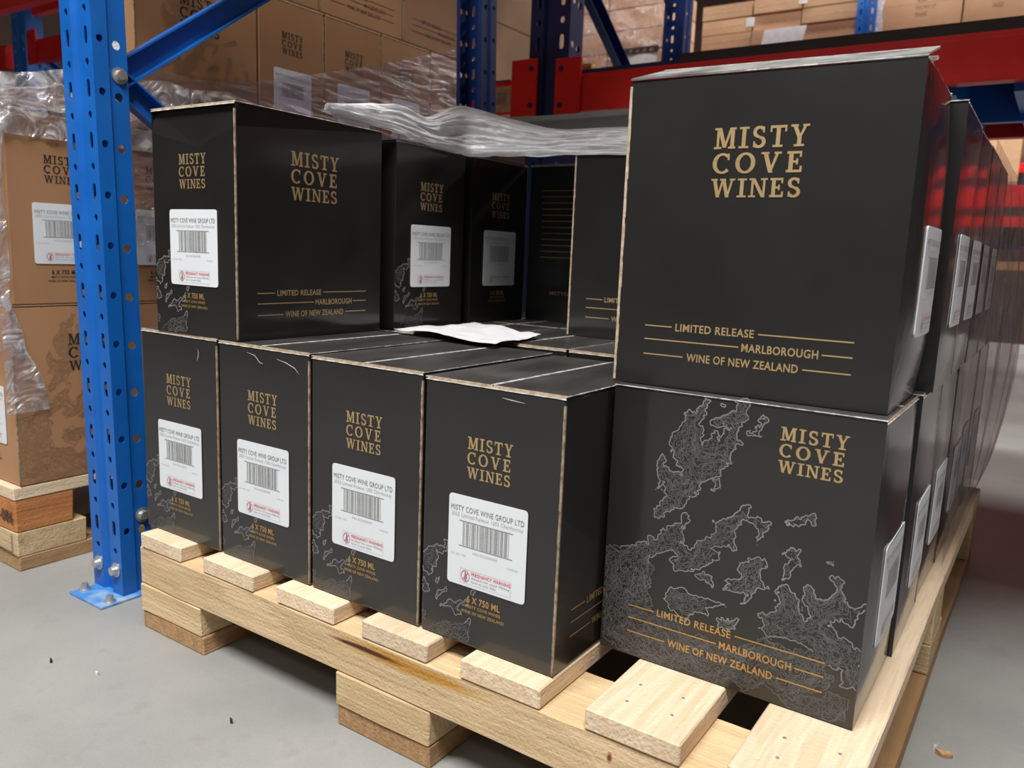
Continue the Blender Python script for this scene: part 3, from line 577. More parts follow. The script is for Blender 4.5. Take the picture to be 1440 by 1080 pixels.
# its glued corner is at the front left, and the front flap stands a little open
m = MB(); rnd = random.Random(4)
for i in range(46):
    z0 = .002 + .299 * i / 46; q = .0016 + rnd.uniform(0, .0009); m.box(-W_ / 2 - .0008, -W_ / 2 + .0012, .135 - q, .135 + .0008, z0, z0 + .0066)
put('glued_corner', m.mesh('glued_corner', [M['edge']]), ur)
f1.data = f1.data.copy(); f1.data.materials[0] = M['sheen_flap']; ang = R(-16.5); piv = Vector((-W_ / 2, 0, .3055)); f1.matrix_local = Matrix.Translation(piv) @ Matrix.Rotation(ang, 4, 'Y') @ Matrix.Translation(-piv)
m = MB(); rnd = random.Random(9)      # torn white fringe of the open corner
for i in range(7):
    a = Vector((-W_ / 2 + .004 + i * .006, -.1345, .3065 + i * .0008)); b = a + Vector((rnd.uniform(.008, .016), rnd.uniform(-.004, .002), rnd.uniform(.002, .006))); mbb = bar(a, b, .0012, .0012)
    k = len(m.v); m.v += mbb.v; m.f += [tuple(k + j for j in f) for f in mbb.f]; m.m += mbb.m
put('torn_edge', m.mesh('torn_edge', [M['crease']]), ur)
for k in range(4):
    carton(['upper right carton directly behind the large front one', 'third upper carton back along the right side', 'fourth upper carton back along the right side', 'rearmost upper carton of the right side'][k],
           .8645 + (.001, -.001, .0, -.001)[k], .3835 + .1792 * k, .4478, .302, front='label', rot=R(90 + (.4, -.3, .2, 0)[k]), group=G3, bulge=.004 if k < 2 else 0)
# upper left stack and the cartons round the hollow
G4 = 'upper cartons of the left-hand stack'
carton('black carton at the upper left with dented top, nearest the blue post', .1291, .1345, .4495, .3035, front='narrow', right='plain', rot=.0129, D=.268, group=G4, dent=True)
carton('upper carton facing the hollow behind the dented one, white label lit', .0825, .3905, .4485, .2985, front='narrow', rot=R(90), group=G4, corner=False)
carton('upper carton at the back of the hollow with the second shaded label', .081, .592, .4485, .2985, front='narrow_nomap', rot=R(90), group=G4, corner=False)
carton('black carton closing the hollow, showing lines of dim gold back text', .306, .684 + .133, .4485, .30, front='back', group=G4, corner=True)
carton('wide black carton between the hollow and the right-hand stack', .5705, .566, .4485, .300, left='plain', front=None, rot=R(90), group=G4, corner=False)
m = MB(); rnd = random.Random(5)
for i in range(40): z0 = .002 + .29 * i / 40; q = .0016 + rnd.uniform(0, .0007); m.box(-W_ / 2 - .0008, -W_ / 2 + .0012, .133 - q, .1338, z0, z0 + .0073)
put('glued_corner', m.mesh('glued_corner', [M['edge']]), bpy.data.objects[[o.name for o in bpy.data.objects if o.get('label') == 'wide black carton between the hollow and the right-hand stack'][0]])
carton('black carton hidden behind the wide one under the film', .5705, .748, .4485, .300, rot=R(90), group=G4, corner=False)

SC = {0: [[(134, 281), (136, 276), (135, 270), (132, 264)]], 1: [[(58, 287), (74, 284), (84, 276), (90, 275)], [(116, 284), (134, 281), (150, 276), (158, 269)]], 3: [[(101, 281), (112, 280), (129, 279)]]}
for i, ls in SC.items():
    own = [o for o in bpy.data.objects if o.get('label') == FR[i]][0]
    for pl in ls:
        m = MB(); P = [(a * mm, c * mm) for a, c in pl]
        for q in ribbon(P, [.0003] + [.0011] * (len(P) - 2) + [.0003]): m.face([(x, 0, z) for x, z in q])
        on_face(put('scuff', m.mesh('scuff', [M['pale_ink']]), own), 'front', W_, D_, 0, 0)

def grid(nu, nv, fn, name, mat, smooth=True):
    V = [fn(i / nu, j / nv) for j in range(nv + 1) for i in range(nu + 1)]; F = []
    for j in range(nv):
        for i in range(nu):
            a = j * (nu + 1) + i; F.append((a, a + 1, a + nu + 2, a + nu + 1))
    me = bpy.data.meshes.new(name); me.from_pydata(V, [], F); me.materials.append(mat)
    if smooth: me.polygons.foreach_set('use_smooth', [True] * len(F))
    return me
def cr_(pts, t):
    n = len(pts) - 1; x = min(max(t, 0), .99999) * n; i = int(x); f = x - i
    p = [Vector(pts[max(i - 1, 0)]), Vector(pts[i]), Vector(pts[i + 1]), Vector(pts[min(i + 2, n)])]
    return .5 * ((2 * p[1]) + (p[2] - p[0]) * f + (2 * p[0] - 5 * p[1] + 4 * p[2] - p[3]) * f * f + (3 * p[1] - p[0] - 3 * p[2] + p[3]) * f ** 3)
def nz(x, y, z, s=0): return noise.noise(Vector((x + s * 17.3, y - s * 5.1, z + s * 3.7)))

# bunched film lying on the upper cartons and across the hollow
UP = [(.165, .20, .776), (.175, .29, .795), (.180, .345, .806), (.185, .41, .797), (.195, .49, .826), (.27, .525, .806), (.345, .525, .786), (.45, .53, .782), (.58, .52, .779), (.70, .50, .782)]
LO = [(.195, .19, .765), (.216, .275, .757), (.226, .34, .748), (.230, .405, .741), (.238, .455, .739), (.29, .468, .738), (.36, .472, .735), (.44, .474, .734), (.57, .474, .730), (.70, .470, .731)]
def heap(seed, off):
    def fn(u, v):
        a = cr_(UP, u); b = cr_(LO, u); p = a.lerp(b, v)
        out = Vector((.55, -.65, .35)); bulge = math.sin(math.pi * min(max(v, 0), 1)) ** .7
        fold = .012 * nz(u * 4 + v * 2, v * 9, 0, seed) + .008 * nz(u * 7 + v * 4, v * 24, 1, seed) + .0040 * nz(u * 22, v * 46, 2, seed) + .0016 * nz(u * 60, v * 90, 4, seed)
        return p + out * (bulge * (.016 + off) + fold * (.35 + .65 * bulge)) + Vector((0, 0, .005 * nz(u * 9, v * 2, 3, seed)))
    return fn
fm = thing('bunched_stretch_film', 'bunched white stretch film lying across the upper cartons over the hollow', 'plastic film', (0, 0, 0))
fm.location = (.2, .45, .75)
for s_, o_ in ((1, 0), (2, .008)):
    g = put('film_layer', grid(230, 60, heap(s_, o_), 'film_layer', M['film_heap']), fm); g.location = (-.2, -.45, -.75)

# curled dark slip sheet at the back
def slip(u, v):
    x = .02 + .68 * u; y = .54 + .30 * v; z = .757 + .114 * v ** 1.6 - .006 * math.sin(math.pi * u) * v + .012 * u * v
    return Vector((x, y, z))
def solid_sheet(fn, nu, nv, th, name, mat):
    me = grid(nu, nv, fn, name, mat); bm = bmesh.new(); bm.from_mesh(me); bmesh.ops.solidify(bm, geom=bm.faces[:], thickness=th); bm.to_mesh(me); bm.free(); return me
tag(put('slip_sheet', solid_sheet(slip, 24, 10, .003, 'slip_sheet', M['slip'])), 'curled dark grey slip sheet rising behind the bunched film', 'card sheet')

# paper in the hollow
PA = [Vector((.257, .256, .4525)), Vector((.466, .228, .4525)), Vector((.450, .378, .4525)), Vector((.252, .472, .4525))]
def paper(u, v):
    p = PA[0].lerp(PA[1], u).lerp(PA[3].lerp(PA[2], u), v); w = .0045 * abs(nz(u * 2.2, v * 2.2, .4, 2)) * 2 + .002 * abs(nz(u * 7, v * 7, .1, 3))
    p.z += w + .0006 + .004 * max(0, .25 - v) * (1 - u); return p
tag(put('paper_sheet', grid(24, 24, paper, 'paper_sheet', M['paper'])), 'creased white paper sheet lying on the carton tops in the hollow', 'paper')

# wrap still hanging on the rear of the right side
RW = thing('torn_side_wrap', 'hazy torn stretch wrap hanging round the rear right corner of the pallet load', 'plastic film', (1.0, 1.0, 0))
def side(u, v):
    z = .153 + .602 * v; y = .62 + .60 * u; b = math.sin(math.pi * min(1, max(0, (v - .02) / .98))) ** .6
    x = .9995 + (.006 + .030 * u) * b + .012 * (nz(y * 14, z * 2.2, 0, 5) + .5 * nz(y * 34, z * 5, 0, 6)) * min(1, u * 2.5) * b + .006 * u
    x = max(x, 1.0035)
    return Vector((x - 1.0, y - 1.0 + .008 * nz(y * 6, z * 9, 2, 7), z))
put('film_layer', grid(60, 90, side, 'film_layer', M['film_side']), RW)
def back_(u, v):
    z = .153 + .602 * v; a = side(1, v); x = a.x - .45 * u
    return Vector((x, a.y + .02 * math.sin(u * 3) + .010 * nz(u * 12, z * 4, 0, 8), z))
put('film_layer', grid(30, 60, back_, 'film_layer', M['film_side']), RW)

# ------------------------------------------------------------------ brown cartons on the left pallet
KX = -.327; Zk = .151; HK = .309
G5 = 'brown wine cartons on the left pallet'
def kr(lab, y0, z, wide=False, x1=KX, H=HK, map_=False):
    if wide: return carton(lab, x1 - W_ / 2, y0 + D_ / 2, z, H, front='narrow', right='map' if map_ else 'plain', k='k', group=G5)
    return carton(lab, x1 - D_ / 2, y0 + W_ / 2, z, H, front='narrow', rot=R(90), k='k', group=G5)
kr('brown carton with printed contour lines, bottom corner left of the blue post', -.032, Zk, True, map_=True)
kr('bottom brown carton behind the blue post', .240, Zk, True); kr('bottom brown carton further behind the blue post', .511, Zk, True); kr('bottom brown carton deep behind the black stack', .782, Zk, True)
carton('bottom brown carton at the left picture edge with a white label', -.507 - .088, .101, Zk, HK, front='narrow', k='k', group=G5)
nm = ['brown labelled carton of the second layer, just left of the blue post', 'second-layer brown carton seen between post and dented black carton', 'third brown carton back in the second layer', 'fourth brown carton back in the second layer',
      'fifth brown carton back in the second layer', 'sixth brown carton back in the second layer', 'seventh brown carton back in the second layer']
for k in range(7): kr(nm[k], -.026 + .1815 * k, Zk + .310 + (.006 if k == 0 else 0) * 0, H=.314)
z3 = Zk + .626
kr('third-layer brown carton with lit front end behind the diagonal brace', .203, z3, True, map_=True)
nm = ['third-layer brown carton with logo over a label under the film band', 'third-layer brown carton with label half under the film band', 'third-layer brown carton near the rear blue post', 'rearmost third-layer brown carton by the rear post']
for k in range(4): kr(nm[k], .4745 + .1815 * k, z3)
z4 = z3 + .310
for k in range(3): kr(['top-layer brown carton above the diagonal brace', 'top-layer brown carton with paper tape, middle', 'top-layer brown carton nearest the rear blue post'][k], .37 + .2705 * k, z4, True)
kf = thing('left_stretch_wrap', 'crinkled clear stretch wrap round the brown cartons on the left pallet', 'plastic film', (-.6, .3, .15))
L0 = Vector((-.6, .3, .15))
def sk(fn): return lambda u, v: fn(u, v) - L0
def drape(u, v):      # over the second layer's top
    x = -1.1 + .79 * u; y = -.052 + .255 * v
    e = math.sin(math.pi * min(1, v * 1.2) * .5) ** .5
    z = .780 + .048 * e * (1 - .35 * (1 - u)) + .012 * nz(x * 14, y * 16, 0, 1) * e + .007 * nz(x * 40, y * 40, 0, 2)
    return Vector((x, y, max(z, .7775)))
put('film_layer', grid(130, 50, sk(drape), 'film_layer', M['film_top']), kf)
def frontflap(u, v):  # hangs down the front
    x = -1.1 + .79 * u; z = .785 - .42 * v; y = -.050 - .006 * math.sin(v * 3) + .007 * nz(x * 16, z * 10, 0, 3) + .004 * nz(x * 45, z * 30, 0, 4)
    return Vector((x, min(y, -.0475), z))
put('film_layer', grid(130, 60, sk(frontflap), 'film_layer', M['film']), kf)
def corner(u, v):     # torn strip round the corner: wide at the bottom left of the tear
    z = .80 - .52 * v; w = .012 + .02 * abs(nz(0, z * 9, 0, 9)) + .13 * max(0, v - .62); y = -.048 + w * u
    x = -.3245 + .002 + .005 * abs(nz(y * 22, z * 9, 0, 5))
    return Vector((x, y, z))
put('film_layer', grid(20, 90, sk(corner), 'film_layer', M['film_top']), kf)
def ridge(u, v):      # raised crinkled hem along the right side
    y = -.048 + .62 * u; top = .83 + .035 * min(1, u * 2) + .014 * nz(y * 12, 0, 0, 6); z = .735 + (top - .735) * v
    x = -.320 + .004 * math.sin(v * 3) + .009 * nz(y * 24, z * 24, 0, 7) + .005 * nz(y * 60, z * 60, 0, 8)
    return Vector((max(x, -.3245), y, z))
put('film_layer', grid(140, 30, sk(ridge), 'film_layer', M['film_top']), kf)
def band(u, v):       # tight band over the third layer
    y = .19 + .96 * u; top = .885 + .30 * max(0, (u - .18)) ** 1.15; z = .66 + (top - .66) * v
    return Vector((-.3225 + .0018 * nz(y * 8, (z - .4 * y) * 30, 0, 2), y, z))
put('film_layer', grid(90, 40, sk(band), 'film_layer', M['film_band']), kf)
def hem(u, v):        # bright crumpled bottom edge between post and black carton
    y = .10 + .14 * u; z = .56 + .10 * v + .02 * nz(y * 20, 0, 0, 3); return Vector((-.319 + .006 * nz(y * 40, z * 40, 0, 4), y, z))
put('film_layer', grid(30, 20, sk(hem), 'film_layer', M['film']), kf)

# ------------------------------------------------------------------ racking
def perf(mb, s0, s1, t0, t1, holes, mp, mi=0, depth=.002, dark=1):
    """strip with real holes; holes = [(t, half_s, half_t, exponent)] at s centre sc; mp(s,t,d) -> point"""
    prev = t0; sc = holes[0][4]
    hs = sorted(holes)
    for i, (t, rs, rt, ex, _) in enumerate(hs):
        nxt = (t + hs[i + 1][0]) / 2 if i + 1 < len(hs) else t1
        if nxt <= t + rt: nxt = t + rt + .002
        rectp = []
        for k in range(16):
            side_, f = divmod(k, 4); f /= 4
            c = [(s0, prev), (s1, prev), (s1, nxt), (s0, nxt)]; a, b = c[side_], c[(side_ + 1) % 4]
            rectp.append((a[0] + (b[0] - a[0]) * f, a[1] + (b[1] - a[1]) * f))
        hp = []
        for k in range(16):
            an = math.radians(-135 + k * 22.5); cx, sx = math.cos(an), math.sin(an); q = (abs(cx) ** ex + abs(sx) ** ex) ** (-1 / ex)
            hp.append((sc + rs * cx * q, t + rt * sx * q))
        for k in range(16):
            j = (k + 1) % 16
            mb.face([mp(*rectp[k], 0), mp(*rectp[j], 0), mp(*hp[j], 0), mp(*hp[k], 0)], mi)
            mb.face([mp(*hp[k], 0), mp(*hp[j], 0), mp(*hp[j], depth), mp(*hp[k], depth)], mi)
        prev = nxt
def post_mesh(H, mat, k=1.0, shear=0, off=0):
    mb = MB(); w = .043 * k; g = .0095 * k
    def fr(s, t, d): return (s, d, t)
    P = .0757 * k; n = int(H / P)
    sl = []; 
    for i in range(n):
        r = .0735 * k + P * i + off
        if r < H - .02: sl.append((r, .0046 * k, .0056 * k, 2.0))
        if r + P / 2 < H - .02: sl.append((r + P / 2, .0046 * k, .0128 * k, 4.0))
    for a, b, sc in ((-w, -g - .004 * k, -.0245 * k), (g + .004 * k, w, .0265 * k)):
        perf(mb, a, b, 0, H, [x + (sc,) for x in sl], fr)
    gd = .007 * k      # pressed groove
    mb.face([(-g - .004 * k, 0, 0), (-g, gd, 0), (-g, gd, H), (-g - .004 * k, 0, H)]); mb.face([(-g, gd, 0), (g, gd, 0), (g, gd, H), (-g, gd, H)]); mb.face([(g, gd, 0), (g + .004 * k, 0, 0), (g + .004 * k, 0, H), (g, gd, H)])
    sh = [(r + .034 * k, .0052 * k, .0056 * k, 2.0) for r, a, b, c in sl if c == 2.0 and r + .045 * k < H - .02]
    for s_ in (-1, 1):
        perf(mb, .0, .024 * k, 0, H, [x + (.012 * k,) for x in sh], lambda s, t, d, s_=s_: (s_ * (w - d), s, t))
        x1, x2 = s_ * w, s_ * (w - .0045 * k)
        mb.face([(x1, .024 * k, 0), (x2, .028 * k, 0), (x2, .028 * k, H), (x1, .024 * k, H)])
        perf(mb, .028 * k, .056 * k, 0, H, [(t - .004, .0065 * k, .0068 * k, 2.0, .040 * k) for t, *_ in sh], lambda s, t, d, s_=s_: (s_ * (w - .0045 * k - d), s, t))
        x3 = s_ * (w - .016 * k); mb.face([(x2, .056 * k, 0), (x3, .056 * k, 0), (x3, .056 * k, H), (x2, .056 * k, H)])
    if shear: mb.v = [(x - shear * z, y, z) for x, y, z in mb.v]
    me = mb.mesh('upright_post', [mat, M['dark']]); return me
def channel(p0, p1, w, d, mat, name='brace'):
    """C-section with its open side towards +x"""
    p0 = Vector(p0); p1 = Vector(p1); u = (p1 - p0).normalized(); s = Vector((1, 0, 0)); n = u.cross(s).normalized(); t = .003; mb = MB()
    def sec(a0, a1, b0, b1):
        q = [p0 + n * a + s * b for a, b in ((a0, b0), (a1, b0), (a1, b1), (a0, b1))]; r = [x + (p1 - p0) for x in q]
        for i in range(4): mb.face([q[i], q[(i + 1) % 4], r[(i + 1) % 4], r[i]])
        mb.face(q[::-1]); mb.face(r)
    sec(-w / 2, w / 2, -d, -d + t); sec(-w / 2, -w / 2 + t, -d + t, 0); sec(w / 2 - t, w / 2, -d + t, 0)
    return mb.mesh(name, [mat])
def bolt(parent, loc, axis='x', r=.0075, h=.006, sg=1, name='bolt'):
    mb = MB(); cyl(mb, (0, 0, 0), r * 1.45, .0016 * sg, axis, 16); cyl(mb, {'x': (.0016 * sg, 0, 0), 'y': (0, .0016 * sg, 0), 'z': (0, 0, .0016)}[axis], r, h * sg, axis, 12, r2=r * .8)
    return put(name, mb.mesh(name, [M['steel']], bevel=0), parent, loc)
# near frame beside the pallet
fr = thing('rack_frame', 'bright blue perforated rack frame standing left of the black cartons', 'rack', (-.1376, .010, 0))
SH = .029
put('upright_post', post_mesh(2.2, M['blue'], 1.0, SH), fr, (0, 0, .003))
rp = put('upright_post', post_mesh(2.2, M['shade_blue'], 1.0, -SH), fr, (-.012, 1.035, .003), (0, 0, math.pi))
for yy, s_ in ((0, 1), (1.035, -1)):
    mb = MB(); mb.box(-.040, .056, yy - .044 if s_ > 0 else yy - .07, yy + .07 if s_ > 0 else yy + .044, 0, .004); bp_ = put('base_plate', mb.mesh('base_plate', [M['blueplate']], bevel=.001), fr)
    if s_ > 0:
        for xx in (-.031, .044): bolt(bp_, (xx, yy - .023, .004), 'z', .0065, .009)
for xx in (-.0245, .0265): bolt(fr, (xx - SH * .045, -.0002, .045), 'y', .0085, .008, -1)
def X(z): return -SH * z
def br(y0, z0, y1, z1, w=.038, mat='blue', f=fr):
    mb = channel((X(z0) + .028, y0, z0), (X(z1) + .028, y1, z1), w, .020, M[mat]); return put('brace', mb, f)
br(.044, .818, .99, 1.50); br(.050, .815, .99, -.115 + .30, mat='blue'); br(.044, .822 + .76, .99, 1.50, mat='shade_blue')
for z in (.820, .130): bolt(fr, (X(z) + .0392, .042, z), 'x', .0085, .006)
br(.044, .13, .99, .20)

def beam(label, x0, x1, y, z0, z1, mat='red', ends=(True, True), d=.05, conn=.055, up=.06, group='red rack beams', edge=True):
    t = thing('rack_beam', label, 'beam', ((x0 + x1) / 2, y, z0), 0, group); cx = (x0 + x1) / 2; L = (x1 - x0) / 2; h = z1 - z0
    mb = MB(); mb.box(-L, L, .004, d, 0, h - .004); mb.box(-L, L, .012, d, h - .004, h + .010); put('beam_body', mb.mesh('beam_body', [M[mat]], bevel=.0015), t)
    for s_, on_ in ((-1, ends[0]), (1, ends[1])):
        if not on_: continue
        mb = MB(); a, b = (-L - conn * .9, -L + .045) if s_ < 0 else (L - .045, L + conn * .9); mb.box(a, b, -.006, .004, -.012, h + up); 
        c = put('connector_plate', mb.mesh('connector_plate', [M[mat]], bevel=.003), t)
        for zz in (.022, h + up - .032):
            for xx in ((a + .022,) if s_ < 0 else (b - .022,)):
                m2 = MB(); cyl(m2, (xx, -.0062, zz), .009, -.003, 'y', 12); put('bolt', m2.mesh('bolt', [M['shade_blue']]), c)
    return t
# rear rack line
def frame2(label, x, y0, y1, k0, k1, mat='shade_blue', H=2.6):
    f = thing('rack_frame', label, 'rack', (x, y0, 0)); put('upright_post', post_mesh(H, M[mat], k0), f); put('upright_post', post_mesh(H, M[mat], k1), f, (.01, y1 - y0, 0), (0, 0, math.pi))
    for z0, z1 in ((1.60, 1.02), (1.02, .45), (2.2, 1.62)):
        put('brace', channel((.01, .06, z0), (.01, y1 - y0 - .06, z1), .062, .03, M[mat]), f)
    return f
frame2('shaded blue rack frame joined to the red beams behind the black cartons', -.372, 1.658, 2.66, 1.75, 1.2)
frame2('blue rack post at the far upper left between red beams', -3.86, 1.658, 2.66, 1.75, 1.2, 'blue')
beam('long red beam running right behind the tall carton stack', -.286, 2.5, 1.65, 1.033, 1.140, ends=(True, False))
lb_ = beam('short length of red beam with a white sticker between two blue posts', -3.72, -.462, 1.65, 1.040, 1.140, ends=(False, True), conn=.062, up=.07)
m = MB(); rect(m, 0, .098, 0, .085); s_ = put('sticker', m.mesh('sticker', [M['edge']]), lb_); s_.location = (2.091 - .595 + 0.0, .0032, .008)
m = MB(); rect(m, .022, .066, .028, .066); rect(m, .08, .086, .02, .06); m.face([(.076, 0, .056), (.090, 0, .056), (.083, 0, .072)]); put('sticker_print', m.mesh('sticker_print', [M['grey_ink']]), s_, (0, -.0004, 0))
beam('rear red beam under the blue shelf deck at the right', -.30, 2.5, 2.62, 1.033, 1.140, ends=(False, False))
beam('red beam at the far upper left with a bright end bracket', -3.70, -1.9, 1.65, 1.505, 1.615, ends=(True, False))
beam('stub of red beam cut by the left picture edge', -5.6, -4.02, 1.65, 1.505, 1.625, ends=(False, False))
beam('higher red beam at the top left corner', -3.70, -1.9, 1.65, 1.75, 1.86, ends=(False, False))
# deck of the rear bay
dk = thing('shelf_deck', 'blue steel shelf deck with black edge resting on the rear red beams', 'shelf', (1.0, 2.1, 1.15))
mb = MB(); mb.box(-1.28, 1.5, -.40, .55, .004, .012); put('deck_sheet', mb.mesh('deck_sheet', [M['shade_blue']]), dk)
mb = MB(); mb.box(-.92, 1.5, -.43, -.40, .0, .030); put('deck_edge', mb.mesh('deck_edge', [M['dark']]), dk)
mb = MB(); mb.box(-1.27, -.92, -.43, -.40, .0, .014); put('deck_edge', mb.mesh('deck_edge', [M['shade_blue']]), dk)
for xx in (-.9, -.45, -.22, -.06, .05, .45, .9):
    mb = MB(); mb.box(xx, xx + .035, -.39, .46, -.135, .003); put('deck_support', mb.mesh('deck_support', [M['blue']], bevel=.002), dk)
mb = MB(); mb.box(-1.2, 1.45, -.06, -.03, -.155, .0); put('deck_support', mb.mesh('deck_support', [M['blue']], bevel=.002), dk)
# shelf above the near bay (just out of the picture, shades the rear of the load)
for y in (.02, 1.0): beam('red beam of the shelf above the black cartons, %s side' % ('aisle' if y < .5 else 'rear'), -.06, 2.6, y, 1.33, 1.45, ends=(False, False))
mb = MB()
sd = thing('shelf_deck', 'timber shelf deck above the black cartons', 'shelf', (1.2, .5, 1.462))
for i in range(10): put('deck_board', boxmesh('deck_board', -1.24, 1.38, -.47 + i * .10, -.47 + i * .10 + .092, 0, .02, M['wood_x']), sd)

for y in (.02, 1.0): beam('red beam of the shelf above the brown cartons, %s side' % ('aisle' if y < .5 else 'rear'), -3.0, -.24, y, 1.47, 1.59, ends=(False, False))
sd = thing('shelf_deck', 'timber shelf deck above the brown cartons', 'shelf', (-1.64, .5, 1.602))
for i in range(10): put('deck_board', boxmesh('deck_board', -1.38, 1.38, -.47 + i * .10, -.47 + i * .10 + .092, 0, .02, M['wood_x']), sd)
for y in (.02, 1.0): beam('unseen red beam added high over both loads to block light, %s side' % ('aisle' if y < .5 else 'rear'), -3.0, 2.6, y, 2.26, 2.38, ends=(False, False))  # unseen level, added to keep the front light off the rear rack
sd = thing('shelf_deck', 'unseen timber deck added high over both loads to block light', 'shelf', (-.2, .5, 2.392))
for i in range(10): put('deck_board', boxmesh('deck_board', -2.8, 2.8, -.47 + i * .10, -.47 + i * .10 + .098, 0, .02, M['wood_x']), sd)
for y in (1.65, 2.62): beam('unseen red beam added above the rear rack for shade, %s side' % ('near' if y < 2 else 'far'), -3.7, 2.5, y, 2.34, 2.46, ends=(False, False))  # unseen level, added to shade the rear rack from the back aisle light
sd = thing('shelf_deck', 'unseen timber deck added above the rear rack for shade', 'shelf', (-.6, 2.15, 2.472))
for i in range(8): put('deck_board', boxmesh('deck_board', -3.1, 3.1, -.37 + i * .10, -.40 + i * .10 + .094, 0, .02, M['wood_x']), sd)

# ------------------------------------------------------------------ goods further off
def plain_carton(label, x0, x1, y0, y1, z0, z1, mat='kraft_light', group=None, mark=False, tape=True, rz=0):
    cx, cy = (x0 + x1) / 2, (y0 + y1) / 2; t = thing('storage_carton', label, 'carton', (cx, cy, z0), rz, group); a, b, h = (x1 - x0) / 2, (y1 - y0) / 2, z1 - z0
    put('body', boxmesh('body', -a, a, -b, b, 0, h - .003, M[mat], .003), t)
    mb = MB(); mb.box(-a, -.001, -b, b, h - .003, h); mb.box(.001, a, -b, b, h - .003, h); put('top_flap', mb.mesh('top_flap', [M[mat]]), t)
    if tape: mb = MB(); mb.box(-a * .99, a * .99, -b - .0006, -b, h * .5 - .003, h * .5 + .003); put('tape', mb.mesh('tape', [M['kcrease']]), t)
    if mark:
        mb = MB(); x = a * .15
        add_text(mb, 'THIS WAY UP', -x, x + a * .2, h * .42, h * .47, 0, .01); add_text(mb, 'FRAGILE', -x, x, h * .34, h * .39, 0, .01)
        for q in (rc(-.02, .02, h * .52, h * .53), rc(-.02, -.016, h * .52, h * .64), rc(.016, .02, h * .52, h * .64)): mb.face([(u, 0, w) for u, w in q])
        put('marking', mb.mesh('marking', [M['mapink']]), t, (0, -b - .001, 0))
    return t
rnd = random.Random(11)
ROW = ['lowest', 'second', 'third', 'fourth', 'fifth']
COL = ['left', 'middle', 'right']
zz = [1.775, 1.862, 1.948, 2.036, 2.125]
for c, (a, b) in enumerate(((-.945, -.635), (-.625, -.345), (-.335, -.035))):
    for r in range(4):
        j = rnd.uniform(-.004, .004)
        plain_carton('flat brown carton, %s of the %s pile on the far lit shelf' % (ROW[r], COL[c]), a + j, b + j, 4.30 + rnd.uniform(0, .03), 4.75, zz[r], zz[r] + .083, group='flat cartons on the far shelf')
for i, (a, b) in enumerate(((.095, .482), (.490, .80), (.81, 1.2), (1.21, 1.6))):
    plain_carton('tall brown carton marked with arrows, %s on the far right shelf' % ('first', 'second', 'third', 'fourth')[i], a, b, 4.30, 4.8, 1.775, 2.19, mark=True, group='tall cartons on the far shelf')
for c in range(3):
    for r in range(4):
        a = -2.40 + c * .405
        if c == 0 and r > 2: continue
        plain_carton('wrapped brown carton, %s row, %s pile seen through the dark frame' % (ROW[r], COL[c]), a, a + .395, 4.30, 4.8, 1.775 + r * .135, 1.775 + r * .135 + .13, group='wrapped cartons beyond the dark frame')
wf = thing('far_pallet_wrap', 'glossy stretch wrap on the far pallet of cartons seen through the dark frame', 'plastic film', (-1.8, 4.28, 1.78))
def fw(u, v):
    x = -.62 + 1.26 * u; z = -.0 + .60 * v; return Vector((x, -.012 + .012 * nz(x * 5, (z + .3 * x) * 12, 0, 2) + .004 * nz(x * 20, z * 40, 0, 2), z))
put('film_layer', grid(80, 60, fw, 'film_layer', M['film']), wf)
wf2 = thing('far_carton_wrap', 'loose film hanging beside the first tall carton on the far shelf', 'plastic film', (.1, 4.27, 1.8))
def fw2(u, v):
    z = .42 * v; x = -.045 + .06 * u * (1 - v) + .03 * v + .02 * nz(u * 3, z * 9, 0, 1); return Vector((x, .004 * nz(x * 30, z * 20, 0, 3), z))
put('film_layer', grid(10, 30, fw2, 'film_layer', M['film_heap']), wf2)
def notice(label, x0, x1, y, z0, z1, tw=0):
    def fn(u, v): return Vector((x0 + (x1 - x0) * u + tw * v, y - .006 * math.sin(u * 3), z0 + (z1 - z0) * v))
    return tag(put('paper_notice', grid(6, 4, fn, 'paper_notice', M['paper'])), label, 'paper')
notice('white paper notice on the far pallet beside the dark slotted strip', -1.43, -1.22, 4.262, 1.785, 1.885, .01)
notice('white paper sheet stuck on the flat brown cartons', -.572, -.33, 4.285, 1.785, 1.935, .03)
for i, (x, z) in enumerate(((-.36, 2.055), (-.66, 1.965))):
    notice(['small white sticker on the upper flat cartons', 'small white sticker on the middle flat cartons'][i], x, x + .05, 4.288, z, z + .05)
ss = thing('slotted_strip', 'black slotted strip lying across the far wrapped cartons', 'strip', (-1.33, 4.255, 1.895))
mb = MB(); perf(mb, -.02, .02, -.15, .13, [(-.12 + i * .05, .008, .014, 3.0, 0) for i in range(5)], lambda s, t, d: (t, d, s)); put('strip_body', mb.mesh('strip_body', [M['dark']]), ss)
# far rack under those goods
def far_frame(label, x, y, mat='blue', k=1.0, H=2.9):
    f = thing('rack_frame', label, 'rack', (x, y, 0)); put('upright_post', post_mesh(H, M[mat], k), f); put('upright_post', post_mesh(H, M[mat], k), f, (0, 1.0, 0), (0, 0, math.pi)); return f
far_frame('bright blue far post between flat and tall brown cartons', .025, 4.24, 'blue', 1.15)
far_frame('blue far rack post seen edge-on through the dark frame', -1.93, 4.13, 'blue', 1.0)
beam('far red beam below the lit brown cartons', -2.6, 1.9, 4.26, 1.60, 1.72, ends=(False, False))
beam('far rear red beam below the lit brown cartons', -2.6, 1.9, 5.2, 1.60, 1.72, ends=(False, False))
fd = thing('shelf_deck', 'steel deck carrying the far lit cartons', 'shelf', (0, 4.75, 1.732)); put('deck_sheet', boxmesh('deck_sheet', -2.7, 1.9, -.44, .38, 0, .04, M['shade_blue']), fd)
